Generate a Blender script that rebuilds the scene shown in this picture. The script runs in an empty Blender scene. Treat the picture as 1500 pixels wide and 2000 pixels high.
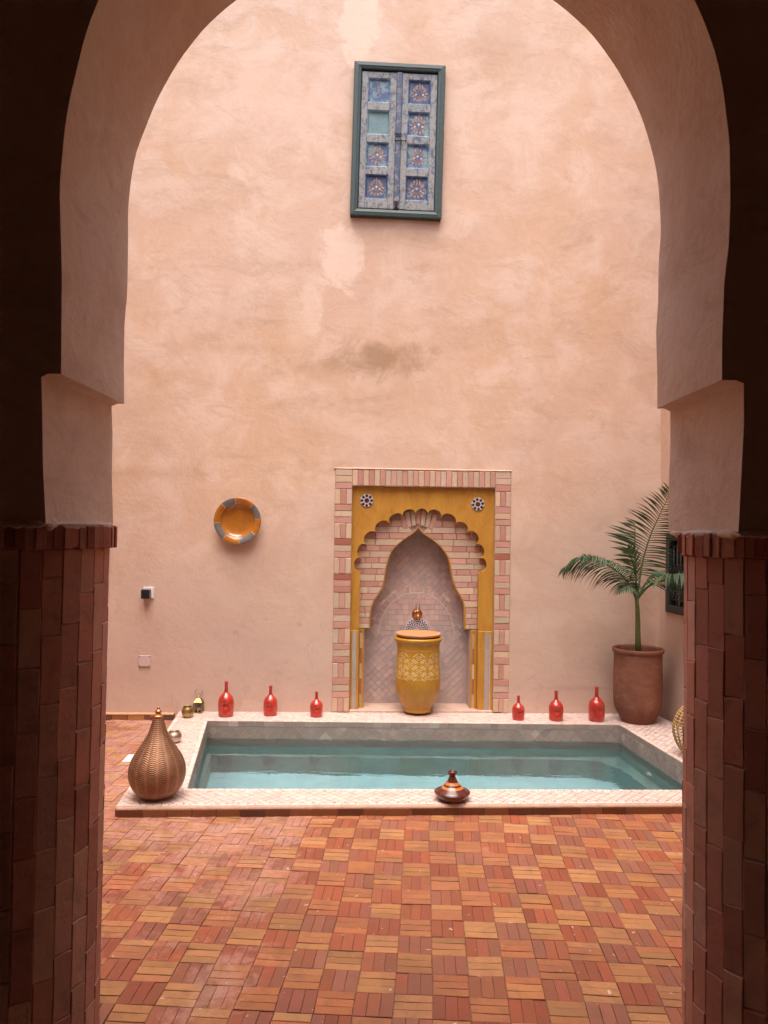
import bpy, bmesh, math, random
from mathutils import Vector, Matrix, noise
R = math.radians
random.seed(7)
scn = bpy.context.scene
COL = scn.collection

# ------------------------------------------------------------------ camera, light, exposure
cam_data = bpy.data.cameras.new("camera")
cam = bpy.data.objects.new("camera", cam_data)
COL.objects.link(cam)
cam_data.sensor_fit = 'VERTICAL'
cam_data.sensor_height = 24.0
cam_data.lens = 18.0
cam_data.clip_start = 0.02
cam_data.clip_end = 500
cam.matrix_world = Matrix.Translation((0, 0, 1.6)) @ Matrix.Rotation(R(90 + 1.15), 4, 'X') @ Matrix.Rotation(R(0.8), 4, 'Z')
scn.camera = cam

SUN_EL, SUN_AZ = 76.0, 190.0          # degrees; azimuth clockwise from +y
world = bpy.data.worlds.new("World")
scn.world = world
world.use_nodes = True
wt = world.node_tree
bg = wt.nodes["Background"]
sky = wt.nodes.new("ShaderNodeTexSky")
sky.sky_type = 'NISHITA'
sky.sun_disc = False
sky.sun_elevation = R(SUN_EL)
sky.sun_rotation = R(SUN_AZ)
sky.air_density = 1.0
sky.dust_density = 5.0
sky.ozone_density = 0.4
wt.links.new(sky.outputs[0], bg.inputs[0])
bg.inputs[1].default_value = 0.15
sun_data = bpy.data.lights.new("sun", 'SUN')
sun_data.energy = 1.6
sun_data.angle = R(55)
sun_data.color = (1.0, 0.93, 0.86)
sun = bpy.data.objects.new("sun", sun_data)
COL.objects.link(sun)
d = Vector((math.sin(R(SUN_AZ)) * math.cos(R(SUN_EL)), math.cos(R(SUN_AZ)) * math.cos(R(SUN_EL)), math.sin(R(SUN_EL))))
sun.rotation_euler = d.to_track_quat('Z', 'Y').to_euler()
sun.location = d * 20
scn.view_settings.view_transform = 'Standard'
scn.view_settings.look = 'None'
scn.view_settings.gamma = 1
scn.view_settings.use_curve_mapping = False
scn.view_settings.exposure = 1.34
scn.render.engine = 'CYCLES'
cy = scn.cycles
cy.max_bounces = 10
cy.diffuse_bounces = 6
cy.glossy_bounces = 4
cy.transmission_bounces = 6
cy.use_denoising = True
cy.sample_clamp_indirect = 6

# ------------------------------------------------------------------ material helpers
class NT:
    def __init__(s, name):
        s.m = bpy.data.materials.new(name)
        s.m.use_nodes = True
        s.t = s.m.node_tree
        s.b = s.t.nodes["Principled BSDF"]
        s.out = s.t.nodes["Material Output"]
    def n(s, kind, **kw):
        nd = s.t.nodes.new("ShaderNode" + kind)
        for k, v in kw.items():
            setattr(nd, k, v)
        return nd
    def l(s, a, b):
        s.t.links.new(a, b)
    def coords(s, kind="Object"):
        return s.n("TexCoord").outputs[kind]
    def mapping(s, src, scale=(1, 1, 1), loc=(0, 0, 0), rot=(0, 0, 0)):
        m = s.n("Mapping")
        s.l(src, m.inputs[0])
        m.inputs["Location"].default_value = loc
        m.inputs["Rotation"].default_value = rot
        m.inputs["Scale"].default_value = scale
        return m.outputs[0]
    def noise(s, src, scale, detail=5, rough=0.6, dist=0.0):
        nd = s.n("TexNoise")
        s.l(src, nd.inputs["Vector"])
        nd.inputs["Scale"].default_value = scale
        nd.inputs["Detail"].default_value = detail
        nd.inputs["Roughness"].default_value = rough
        nd.inputs["Distortion"].default_value = dist
        return nd.outputs["Fac"]
    def ramp(s, src, stops, interp='LINEAR'):
        nd = s.n("ValToRGB")
        nd.color_ramp.interpolation = interp
        el = nd.color_ramp.elements
        while len(el) < len(stops):
            el.new(0.5)
        for e, (p, c) in zip(el, stops):
            e.position = p
            e.color = (c, c, c, 1) if isinstance(c, (int, float)) else (*c, 1)
        s.l(src, nd.inputs[0])
        return nd.outputs[0]
    def mix(s, fac, a, b, mode='MIX'):
        nd = s.n("Mix", data_type='RGBA', blend_type=mode)
        for val, idx in ((fac, 0), (a, 6), (b, 7)):
            if isinstance(val, (int, float)):
                nd.inputs[idx].default_value = val
            elif isinstance(val, tuple):
                nd.inputs[idx].default_value = (*val, 1)
            else:
                s.l(val, nd.inputs[idx])
        return nd.outputs[2]
    def math(s, op, a, b=0.0, c=0.0, clamp=False):
        nd = s.n("Math", operation=op, use_clamp=clamp)
        for i, v in enumerate((a, b, c)):
            if isinstance(v, (int, float)):
                nd.inputs[i].default_value = v
            else:
                s.l(v, nd.inputs[i])
        return nd.outputs[0]
    def xyz(s, src):
        nd = s.n("SeparateXYZ")
        s.l(src, nd.inputs[0])
        return nd.outputs
    def tint(s):
        nd = s.n("Attribute", attribute_name="tint")
        return nd.outputs["Color"]
    def set(s, color=None, rough=None, metal=None, spec=None, coat=None):
        for val, key in ((color, "Base Color"), (rough, "Roughness"), (metal, "Metallic"), (spec, "Specular IOR Level"), (coat, "Coat Weight")):
            if val is None:
                continue
            if isinstance(val, tuple):
                s.b.inputs[key].default_value = (*val, 1)
            elif isinstance(val, (int, float)):
                s.b.inputs[key].default_value = val
            else:
                s.l(val, s.b.inputs[key])
        return s
    def bump(s, h, strength=0.3, dist=0.01):
        nd = s.n("Bump")
        nd.inputs["Strength"].default_value = strength
        nd.inputs["Distance"].default_value = dist
        s.l(h, nd.inputs["Height"])
        s.l(nd.outputs[0], s.b.inputs["Normal"])

def blob(k, xs, u, z, ru, rz, warp, soft=0.9):
    """soft-edged irregular spot centred on (u, z) in a wall's own plane, 0..1"""
    a = k.math('DIVIDE', k.math('SUBTRACT', xs[0], u), ru)
    b = k.math('DIVIDE', k.math('SUBTRACT', xs[2], z), rz)
    r = k.math('SQRT', k.math('ADD', k.math('MULTIPLY', a, a), k.math('MULTIPLY', b, b)))
    r = k.math('ADD', r, k.math('MULTIPLY', k.math('SUBTRACT', warp, 0.5), 2.6))
    return k.math('DIVIDE', k.math('SUBTRACT', 1.0, r), soft, clamp=True)

def plaster(name, base, warm, pale, stains=(), damp=True, grain=0.35, sc=1.0):
    k = NT(name)
    co = k.coords()
    if sc != 1.0:
        co = k.mapping(co, (sc, sc, sc))
    big = k.noise(co, 0.75, 4, 0.6, 0.4)
    mid = k.noise(co, 2.4, 7, 0.66, 0.5)
    fine = k.noise(co, 16, 6, 0.7)
    str_ = k.noise(k.mapping(co, (1.0, 1.0, 2.2), rot=(0, 0.25, 0)), 2.2, 8, 0.74, 0.8)
    c = k.mix(k.ramp(big, [(0.38, 0.0), (0.66, 1.0)]), base, warm)
    c = k.mix(k.ramp(mid, [(0.45, 0.0), (0.60, 0.95)]), c, pale)
    c = k.mix(k.ramp(str_, [(0.50, 0.0), (0.70, 0.62)]), c, tuple(v * 0.74 for v in warm))
    c = k.mix(k.ramp(fine, [(0.35, 0.0), (0.75, 0.35)]), c, tuple(min(0.9, v * 1.12) for v in base))
    xs = k.xyz(co)
    warp = k.noise(co, 3.4, 9, 0.72, 0.5)
    for (u, z, ru, rz, col, amt, soft) in stains:
        c = k.mix(k.math('MULTIPLY', blob(k, xs, u, z, ru, rz, warp, soft), amt), c, col)
    if damp:   # old limewash has gone greyer and pinker low on the wall
        f = k.math('ADD', xs[2], k.math('MULTIPLY', k.math('SUBTRACT', big, 0.5), 3.0))
        c = k.mix(k.ramp(k.math('MULTIPLY', f, 0.4), [(0.15, 0.75), (0.95, 0.0)]), c, (0.52, 0.365, 0.305))
        d2 = k.noise(k.mapping(co, (1, 1, 0.8)), 6.5, 8, 0.75, 1.0)
        low = k.ramp(k.math('MULTIPLY', xs[2], 0.5), [(0.0, 1.0), (0.5, 0.25), (1.0, 0.0)])
        c = k.mix(k.math('MULTIPLY', k.ramp(d2, [(0.57, 0.0), (0.74, 0.55)]), low), c, (0.30, 0.195, 0.15))
    sp = k.noise(co, 60, 2, 0.5)
    c = k.mix(k.ramp(sp, [(0.70, 0.0), (0.76, 0.35)]), c, tuple(v * 0.6 for v in base))
    k.set(c, 0.85, spec=0.25)
    h = k.math('ADD', k.math('MULTIPLY', mid, 0.7), k.math('ADD', k.math('MULTIPLY', fine, 0.35), k.math('MULTIPLY', k.noise(co, 90, 3, 0.6), 0.08)))
    k.bump(h, grain, 0.02)
    return k.m

def tinted(name, rough=0.6, var=0.35, scale=30, bump=0.3, spec=0.3, coat=0.0, patch=None, grime=(0.1, 0.06, 0.04), gamt=0.35, dist=0.004):
    """surface whose own colour is stored piece by piece in the 'tint' attribute"""
    k = NT(name)
    co = k.coords()
    t = k.tint()
    n1 = k.noise(co, scale, 6, 0.7, 0.4)
    n2 = k.noise(co, scale * 4, 4, 0.6)
    c = k.mix(k.ramp(n1, [(0.35, 0.0), (0.72, var)]), t, k.mix(1.0, t, (1.35, 1.25, 1.2), 'MULTIPLY'))
    c = k.mix(k.ramp(n1, [(0.28, gamt), (0.46, 0.0)]), c, grime)
    if patch:
        c = patch(k, co, c)
    r = k.ramp(n1, [(0.3, max(0.02, rough - 0.1)), (0.7, min(1, rough + 0.12))])
    k.set(c, r, spec=spec, coat=coat)
    k.bump(k.math('ADD', n1, k.math('MULTIPLY', n2, 0.5)), bump, dist)
    return k.m

def plain(name, color, rough=0.5, metal=0.0, scale=25, var=0.25, bump=0.1, coat=0.0, spec=0.5, dist=0.003):
    k = NT(name)
    co = k.coords()
    n1 = k.noise(co, scale, 6, 0.65, 0.5)
    c = k.mix(k.ramp(n1, [(0.3, 0.0), (0.7, 1.0)]), tuple(v * (1 - var) for v in color), tuple(min(1, v * (1 + var * 0.6)) for v in color))
    k.set(c, k.ramp(n1, [(0.3, max(0.03, rough - 0.06)), (0.7, min(1, rough + 0.1))]), metal, spec, coat)
    k.bump(n1, bump, dist)
    return k.m

# ------------------------------------------------------------------ mesh helpers
class MB:
    """vertex/face collector with one colour per face"""
    def __init__(s):
        s.v, s.f, s.c = [], [], []
    def face(s, idx, col=(0.5, 0.5, 0.5)):
        s.f.append(tuple(idx)); s.c.append(col)
    def add(s, pts):
        b = len(s.v)
        s.v += [tuple(p) for p in pts]
        return b
    def piece(s, poly, mp, h0, h1, ch, col, skirt_shrink=0.0):
        """a tile or brick: 2D outline raised from h0 to h1 with a chamfered rim. mp(x, y, h) -> point"""
        n = len(poly)
        cx = sum(p[0] for p in poly) / n
        cyy = sum(p[1] for p in poly) / n
        def inset(p, a):
            dx, dy = cx - p[0], cyy - p[1]
            L = math.hypot(dx, dy) or 1
            a = min(a * 1.3, L * 0.5)
            return (p[0] + dx / L * a, p[1] + dy / L * a)
        area = sum(poly[i][0] * poly[(i + 1) % n][1] - poly[(i + 1) % n][0] * poly[i][1] for i in range(n))
        if area < 0:
            poly = poly[::-1]
        b0 = s.add([mp(p[0], p[1], h0) for p in poly])
        b1 = s.add([mp(p[0], p[1], h1 - ch) for p in poly])
        tp = [inset(p, ch) for p in poly]
        b2 = s.add([mp(p[0], p[1], h1) for p in tp])
        for a, b in ((b0, b1), (b1, b2)):
            for i in range(n):
                j = (i + 1) % n
                s.face((a + i, a + j, b + j, b + i), col)
        s.face([b2 + i for i in range(n)], col)
    def box(s, x0, x1, y0, y1, z0, z1, col=(0.5, 0.5, 0.5), mp=None):
        mp = mp or (lambda x, y, z: (x, y, z))
        b = s.add([mp(x, y, z) for z in (z0, z1) for y in (y0, y1) for x in (x0, x1)])
        for q in ((0, 2, 3, 1), (4, 5, 7, 6), (0, 1, 5, 4), (2, 6, 7, 3), (0, 4, 6, 2), (1, 3, 7, 5)):
            s.face([b + i for i in q], col)
    def lathe(s, prof, seg=48, col=(0.5, 0.5, 0.5), center=(0, 0), colf=None, close=True):
        rings = []
        for r, z in prof:
            rings.append(s.add([(center[0] + r * math.cos(2 * math.pi * i / seg), center[1] + r * math.sin(2 * math.pi * i / seg), z) for i in range(seg)]))
        for k in range(len(rings) - 1):
            c = colf(0.5 * (prof[k][0] + prof[k + 1][0]), 0.5 * (prof[k][1] + prof[k + 1][1])) if colf else col
            for i in range(seg):
                j = (i + 1) % seg
                s.face((rings[k] + i, rings[k] + j, rings[k + 1] + j, rings[k + 1] + i), c)
        if close:
            s.face([rings[0] + i for i in reversed(range(seg))], col)
            s.face([rings[-1] + i for i in range(seg)], colf(*prof[-1]) if colf else col)
    def tube(s, pts, rad, seg=8, col=(0.5, 0.5, 0.5), closed=False):
        P = [Vector(p) for p in pts]
        n = len(P)
        rf = rad if callable(rad) else (lambda t: rad)
        rings = []
        up = Vector((0.13, 0.21, 0.97))
        for i, p in enumerate(P):
            a = P[(i - 1) % n] if (closed or i > 0) else P[i]
            b = P[(i + 1) % n] if (closed or i < n - 1) else P[i]
            t = (b - a).normalized()
            sx = t.cross(up)
            if sx.length < 1e-3:
                sx = t.cross(Vector((1, 0, 0)))
            sx.normalize()
            sy = sx.cross(t)
            r = rf(i / max(1, n - 1))
            rings.append(s.add([p + sx * (r * math.cos(2 * math.pi * k / seg)) + sy * (r * math.sin(2 * math.pi * k / seg)) for k in range(seg)]))
        for i in range(n if closed else n - 1):
            a, b = rings[i], rings[(i + 1) % n]
            for k in range(seg):
                j = (k + 1) % seg
                s.face((a + k, a + j, b + j, b + k), col)
        if not closed:
            s.face([rings[0] + k for k in reversed(range(seg))], col)
            s.face([rings[-1] + k for k in range(seg)], col)
    def build(s, name, mat, parent=None, smooth=False, loc=None, fix=True):
        me = bpy.data.meshes.new(name)
        me.from_pydata(s.v, [], s.f)
        me.update()
        at = me.color_attributes.new("tint", 'FLOAT_COLOR', 'CORNER')
        data = []
        for p, c in zip(me.polygons, s.c):
            data += [c[0], c[1], c[2], 1.0] * p.loop_total
        at.data.foreach_set("color", data)
        if fix:
            bm = bmesh.new(); bm.from_mesh(me)
            bmesh.ops.recalc_face_normals(bm, faces=bm.faces)
            bm.to_mesh(me); bm.free()
        if smooth:
            me.shade_smooth()
        if mat:
            me.materials.append(mat)
        o = bpy.data.objects.new(name, me)
        COL.objects.link(o)
        if parent:
            o.parent = parent
        if loc:
            o.location = loc
        return o

def autosmooth(o, ang=40):
    me = o.data
    me.shade_smooth()
    try:
        me.set_sharp_from_angle(angle=R(ang))
    except Exception:
        pass
    return o

def bevel(o, w, seg=2, ang=35):
    m = o.modifiers.new("bevel", 'BEVEL')
    m.width = w; m.segments = seg; m.limit_method = 'ANGLE'; m.angle_limit = R(ang)
    return o

def thing(name, label, cat, loc=(0, 0, 0), rz=0.0, group=None):
    o = bpy.data.objects.new(name, None)
    COL.objects.link(o)
    o.empty_display_size = 0.1
    o.location = loc
    o.rotation_euler = (0, 0, rz)
    tag(o, label, cat, group)
    return o

def tag(o, label, cat, group=None):
    o["label"] = label; o["category"] = cat
    if group:
        o["group"] = group
    return o

def clip(poly, conv):
    """Sutherland-Hodgman: poly kept inside the convex counter-clockwise conv"""
    out = list(poly)
    n = len(conv)
    for i in range(n):
        a, b = conv[i], conv[(i + 1) % n]
        inp, out = out, []
        def side(p):
            return (b[0] - a[0]) * (p[1] - a[1]) - (b[1] - a[1]) * (p[0] - a[0])
        for k in range(len(inp)):
            p, q = inp[k - 1], inp[k]
            sp, sq = side(p), side(q)
            if sq >= 0:
                if sp < 0:
                    t = sp / (sp - sq); out.append((p[0] + t * (q[0] - p[0]), p[1] + t * (q[1] - p[1])))
                out.append(q)
            elif sp >= 0:
                t = sp / (sp - sq); out.append((p[0] + t * (q[0] - p[0]), p[1] + t * (q[1] - p[1])))
        if len(out) < 3:
            return []
    # drop near-duplicate corners
    res = []
    for p in out:
        if not res or math.hypot(p[0] - res[-1][0], p[1] - res[-1][1]) > 0.0015:
            res.append(p)
    if len(res) > 2 and math.hypot(res[0][0] - res[-1][0], res[0][1] - res[-1][1]) <= 0.0015:
        res.pop()
    return res if len(res) > 2 else []

def area(poly):
    return 0.5 * abs(sum(poly[i][0] * poly[(i + 1) % len(poly)][1] - poly[(i + 1) % len(poly)][0] * poly[i][1] for i in range(len(poly))))

def shrink(poly, d):
    cx = sum(p[0] for p in poly) / len(poly); cyy = sum(p[1] for p in poly) / len(poly)
    out = []
    for p in poly:
        L = math.hypot(p[0] - cx, p[1] - cyy) or 1
        f = max(0.3, (L - d * 1.4) / L)
        out.append((cx + (p[0] - cx) * f, cyy + (p[1] - cyy) * f))
    return out

def inside(p, quad):
    n = len(quad)
    return all((quad[(i + 1) % n][0] - quad[i][0]) * (p[1] - quad[i][1]) - (quad[(i + 1) % n][1] - quad[i][1]) * (p[0] - quad[i][0]) >= 0 for i in range(n))

def jit(a):
    return random.uniform(-a, a)

def vary(c, a, hue=0.03):
    f = 1 + jit(a)
    return tuple(max(0.003, v * f * (1 + jit(hue))) for v in c)

# ------------------------------------------------------------------ materials
PALE = (0.70, 0.49, 0.37)
M = {}
M['back_plaster'] = plaster('limewashed_plaster', (0.615, 0.428, 0.325), (0.60, 0.395, 0.268), (0.675, 0.50, 0.395), stains=(
    (-0.05, 3.02, 0.52, 0.20, (0.33, 0.20, 0.11), 0.75, 0.8),
    (-0.60, 2.92, 0.42, 0.12, (0.45, 0.28, 0.17), 0.45, 0.9),
    (0.62, 3.28, 0.50, 0.10, (0.48, 0.30, 0.19), 0.30, 0.9),
    (0.25, 5.30, 0.75, 0.9, (0.66, 0.42, 0.28), 0.25, 1.0),
    (-0.27, 5.90, 0.19, 0.40, (0.74, 0.58, 0.455), 0.75, 0.25),
    (-0.37, 3.85, 0.19, 0.32, (0.78, 0.61, 0.50), 0.75, 0.3),
    (-0.62, 3.45, 0.12, 0.30, (0.76, 0.58, 0.47), 0.55, 0.4),
    (0.05, 4.02, 0.5, 0.10, (0.50, 0.32, 0.20), 0.35, 0.8),
    (0.9, 5.6, 0.35, 0.5, (0.50, 0.31, 0.19), 0.35, 0.9),
    (-1.0, 5.2, 0.5, 0.35, (0.70, 0.50, 0.39), 0.5, 0.5),
    (1.2, 4.3, 0.55, 0.3, (0.54, 0.34, 0.21), 0.4, 0.9),
    (-0.75, 3.25, 0.13, 0.30, (0.72, 0.54, 0.42), 0.4, 0.6),
    (-1.93, 2.85, 0.10, 0.16, (0.52, 0.31, 0.16), 0.5, 0.8),
    (-1.17, 3.08, 0.9, 0.07, (0.52, 0.33, 0.20), 0.4, 0.8),
    (-2.05, 2.02, 0.75, 0.08, (0.50, 0.30, 0.18), 0.5, 0.9),
    (-1.53, 4.27, 0.22, 0.11, (0.50, 0.32, 0.20), 0.45, 0.8),
    (0.20, 2.45, 0.6, 0.22, (0.68, 0.50, 0.38), 0.4, 0.8),
    (1.55, 1.15, 0.45, 0.75, (0.46, 0.29, 0.19), 0.35, 1.0),
    (-1.62, 0.55, 0.7, 0.75, (0.56, 0.42, 0.36), 0.55, 0.9),
    (-1.55, 0.10, 0.6, 0.08, (0.42, 0.26, 0.19), 0.35, 0.8),
    (-1.215, 0.715, 0.035, 0.03, (0.36, 0.23, 0.17), 0.8, 0.8),
    (-0.964, 0.823, 0.05, 0.02, (0.36, 0.23, 0.17), 0.8, 0.8),
    (-0.689, 0.783, 0.035, 0.03, (0.40, 0.25, 0.19), 0.7, 0.8),
    (-1.09, 0.81, 0.07, 0.012, (0.40, 0.25, 0.19), 0.6, 0.8),
    (1.60, 0.27, 0.45, 0.025, (0.30, 0.19, 0.13), 0.55, 0.7),
))
M['plaster'] = plaster('courtyard_plaster', (0.58, 0.38, 0.275), (0.58, 0.36, 0.235), (0.64, 0.45, 0.34))
M['arch_plaster'] = plaster('arch_plaster', (0.78, 0.64, 0.53), (0.73, 0.57, 0.45), (0.82, 0.71, 0.61), damp=False, grain=0.38, sc=2.6)
M['room_plaster'] = plain('room_plaster', (0.50, 0.37, 0.27), 0.85, scale=2, var=0.2, bump=0.2, spec=0.2, dist=0.01)
def pavers_patch(k, co, c):
    xs = k.xyz(co)
    # chalky salt bloom, mostly on the left of the courtyard
    w = k.noise(co, 1.5, 7, 0.7, 0.7)
    left = k.math('MULTIPLY', k.math('SUBTRACT', -0.35, xs[0]), 0.55)
    back = k.math('MULTIPLY', k.math('SUBTRACT', xs[1], 3.3), 0.06)
    f = k.math('ADD', w, k.math('ADD', k.math('MAXIMUM', k.math('MINIMUM', left, 0.09), -0.10), back))
    fine = k.noise(co, 20, 6, 0.75, 0.6)
    tc = k.n('SeparateColor'); k.l(k.tint(), tc.inputs[0])
    is_y = k.ramp(k.math('DIVIDE', tc.outputs[1], tc.outputs[0]), [(0.36, 0.0), (0.40, 1.0)])
    f = k.math('SUBTRACT', f, k.math('MULTIPLY', is_y, 0.07))
    f = k.math('ADD', f, k.math('MULTIPLY', k.math('SUBTRACT', fine, 0.5), 0.60))
    dirt = k.noise(co, 3.0, 8, 0.75, 0.5)
    c = k.mix(k.ramp(dirt, [(0.48, 0.0), (0.66, 0.60)]), c, (0.20, 0.088, 0.052))
    c = k.mix(k.ramp(f, [(0.54, 0.0), (0.74, 0.58)]), c, (0.46, 0.27, 0.215))
    sp = k.noise(co, 34, 3, 0.5, 0.3)
    return k.mix(k.ramp(sp, [(0.70, 0.0), (0.73, 0.8)]), c, (0.62, 0.45, 0.36))
M['paver'] = tinted('fired_clay_paver', 0.66, 0.6, 20, 0.6, 0.28, patch=pavers_patch, gamt=0.5, grime=(0.16, 0.07, 0.04))
M['mortar'] = plain('sandy_mortar', (0.26, 0.135, 0.085), 0.95, scale=50, var=0.4, bump=0.5)
M['col_brick'] = tinted('old_column_brick', 0.8, 0.6, 16, 0.5, 0.2, gamt=0.30, dist=0.005, grime=(0.22, 0.11, 0.075))
M['col_mortar'] = plain('column_mortar', (0.64, 0.46, 0.37), 0.95, scale=40, var=0.35, bump=0.6)
M['zellij'] = tinted('pale_glazed_tile', 0.30, 0.2, 18, 0.15, 0.5, gamt=0.12, grime=(0.44, 0.30, 0.25))
M['grout'] = plain('grey_grout', (0.55, 0.43, 0.385), 0.9, scale=60, var=0.25, bump=0.4)
M['basin'] = plain('basin_tile_lit', (0.36, 0.64, 0.72), 0.5, scale=6, var=0.12, bump=0.05)  # brighter light on the basin floor is put into this colour
M['basin_wall'] = plain('basin_tile_shaded', (0.17, 0.31, 0.30), 0.5, scale=6, var=0.15, bump=0.05)  # shade on the underwater walls painted in as a darker, greener tile
M['edge_brick'] = tinted('glazed_brown_edge_brick', 0.35, 0.3, 20, 0.2, 0.5)
M['niche_brick'] = tinted('painted_niche_brick', 0.75, 0.3, 30, 0.45, 0.25, gamt=0.2, grime=(0.28, 0.15, 0.10))
M['niche_mortar'] = plain('niche_mortar', (0.44, 0.29, 0.22), 0.9, scale=60, var=0.25, bump=0.5)
k = NT('ochre_limewash')
co = k.coords()
n1 = k.noise(k.mapping(co, (1, 1, 0.35)), 9, 8, 0.75, 0.6); n2 = k.noise(co, 26, 6, 0.75, 0.4); n3 = k.noise(k.mapping(co, (3, 3, 0.4)), 12, 5, 0.7)
c = k.mix(k.ramp(n1, [(0.35, 0.0), (0.65, 1.0)]), (0.40, 0.175, 0.020), (0.52, 0.265, 0.040))
c = k.mix(k.ramp(n3, [(0.55, 0.0), (0.75, 0.5)]), c, (0.33, 0.13, 0.018))
c = k.mix(k.ramp(n2, [(0.62, 0.0), (0.70, 0.55)]), c, (0.55, 0.36, 0.15))
k.set(c, 0.6, spec=0.35); k.bump(k.math('ADD', n1, k.math('MULTIPLY', n2, 0.4)), 0.45, 0.006)
M['ochre'] = k.m
M['mosaic'] = tinted('mosaic_glaze', 0.25, 0.1, 40, 0.1, 0.5, gamt=0.0)
M['back_tile'] = tinted('mauve_glazed_tile', 0.42, 0.25, 20, 0.2, 0.4, gamt=0.2, grime=(0.28, 0.18, 0.15))

# ------------------------------------------------------------------ paving
POOL_OUT = [(-1.438, 4.222), (2.655, 4.445), (2.30, 6.52), (-1.668, 6.40)]      # counter-clockwise
POOL_IN = [(-1.128, 4.516), (2.083, 4.625), (1.896, 6.138), (-1.369, 6.086)]
RIM_Z = 0.06
WATER_Z = -0.075

floor = MB()
FX0, FX1, FY0, FY1 = -3.5, 3.4, -3.2, 6.75
a, b, c_, d_ = POOL_OUT
ins = [(-1.30, 4.37), (2.35, 4.52), (2.10, 6.30), (-1.52, 6.25)]
o0 = [(FX0, FY0), (FX1, FY0), (FX1, FY1), (FX0, FY1)]
i0 = floor.add([(x, y, -0.0055) for x, y in o0]); i1 = floor.add([(x, y, -0.0055) for x, y in ins])
for i in range(4):
    j = (i + 1) % 4
    floor.face((i0 + i, i0 + j, i1 + j, i1 + i))
ground = floor.build('courtyard_floor', M['mortar'])
ground['kind'] = 'structure'
ground['label'] = 'basket weave floor of red and ochre clay bricks'

GA = R(-3.7)
gx = (math.cos(GA), math.sin(GA)); gy = (-math.sin(GA), math.cos(GA))
G0 = (0.188, 2.787)
GS = 0.1305
def gpt(i, j):
    x = G0[0] + gx[0] * i * GS + gy[0] * j * GS
    y = G0[1] + gx[1] * i * GS + gy[1] * j * GS
    n = noise.noise_vector(Vector((x * 0.9, y * 0.9, 3.1)))
    m = noise.noise_vector(Vector((x * 5, y * 5, 7.7)))
    return (x + n.x * 0.03 + m.x * 0.006, y + n.y * 0.03 + m.y * 0.006)
RED = [(0.228, 0.066, 0.034), (0.235, 0.077, 0.041), (0.205, 0.057, 0.030), (0.221, 0.085, 0.055), (0.250, 0.072, 0.034), (0.205, 0.073, 0.046)]
YEL = [(0.324, 0.148, 0.061), (0.301, 0.130, 0.054), (0.339, 0.162, 0.071), (0.293, 0.116, 0.054), (0.270, 0.129, 0.055), (0.308, 0.113, 0.050)]
bricks = []
for i in range(-28, 26):
    for j in range(-14, 33):
        c00, c10, c11, c01 = gpt(i, j), gpt(i + 1, j), gpt(i + 1, j + 1), gpt(i, j + 1)
        cx, cyy = (c00[0] + c11[0]) / 2, (c00[1] + c11[1]) / 2
        if cx < -3.4 or cx > 2.9 or cyy < 1.25 or cyy > 6.55:
            continue
        if inside((cx, cyy), [(-1.32, 4.34), (2.60, 4.55), (2.3, 6.6), (-1.55, 6.6)]):
            continue
        yellow = (i + j) % 2 == 1
        h = jit(0.0015)
        odd = False
        base = random.choice(YEL if yellow != odd else RED)
        for k in range(3):
            t0, t1 = k / 3, (k + 1) / 3
            g = 0.0024 if yellow else 0.0009
            def L(p, q, t):
                return (p[0] + (q[0] - p[0]) * t, p[1] + (q[1] - p[1]) * t)
            if yellow:
                poly = [L(c00, c01, t0), L(c10, c11, t0), L(c10, c11, t1), L(c00, c01, t1)]
            else:
                poly = [L(c00, c10, t0), L(c00, c10, t1), L(c01, c11, t1), L(c01, c11, t0)]
            m_ = (sum(p[0] for p in poly) / 4, sum(p[1] for p in poly) / 4)
            r_ = []
            for p in poly:
                dx, dy = m_[0] - p[0], m_[1] - p[1]
                # pull in along each axis by the half joint
                ux = dx * gx[0] + dy * gx[1]; uy = dx * gy[0] + dy * gy[1]
                sx = math.copysign(g * 0.5 * random.uniform(0.3, 1.6), ux); sy = math.copysign(g * 0.5 * random.uniform(0.3, 1.6), uy)
                r_.append((p[0] + gx[0] * sx + gy[0] * sy, p[1] + gx[1] * sx + gy[1] * sy))
            if random.random() < 0.35:
                base = random.choice(YEL if yellow != odd else RED)
            bricks.append((m_, r_, vary(base, 0.10, 0.05), h + jit(0.0012), jit(0.012), jit(0.02)))
def brick_mp(b):
    m_, r_, col, h, tx, ty = b
    def mp(x, y, z):
        return (x, y, z + (0 if z < -0.01 else h + (x - m_[0]) * tx + (y - m_[1]) * ty))
    return mp
def in_view(m_):
    x, y = m_
    return y > 2.25 and -0.385 * y + 0.03 < x < 0.40 * y
seen = sorted([b for b in bricks if in_view(b[0])], key=lambda b: b[0][1])[:300]
seen_ids = set(id(b) for b in seen)
rest = MB()
for b in bricks:
    if id(b) in seen_ids:
        mb = MB()
        q8 = []
        for k_ in range(4):
            p_, n_ = b[1][k_], b[1][(k_ + 1) % 4]
            q8.append(p_)
            t_ = random.uniform(0.25, 0.75)
            mx_, my_ = p_[0] + (n_[0] - p_[0]) * t_, p_[1] + (n_[1] - p_[1]) * t_
            dx_, dy_ = b[0][0] - mx_, b[0][1] - my_
            l_ = math.hypot(dx_, dy_) or 1
            w_ = random.uniform(-0.0006, 0.0016)
            q8.append((mx_ + dx_ / l_ * w_, my_ + dy_ / l_ * w_))
        mb.piece(q8, brick_mp(b), -0.02, 0.0, 0.0014, b[2])
        mb.build('brick', M['paver'], ground, fix=False)
    else:
        rest.piece(b[1], brick_mp(b), -0.02, 0.0, 0.0018, b[2])
o = rest.build('brick_paving', M['paver'], ground, fix=False)
o['kind'] = 'stuff'

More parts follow.
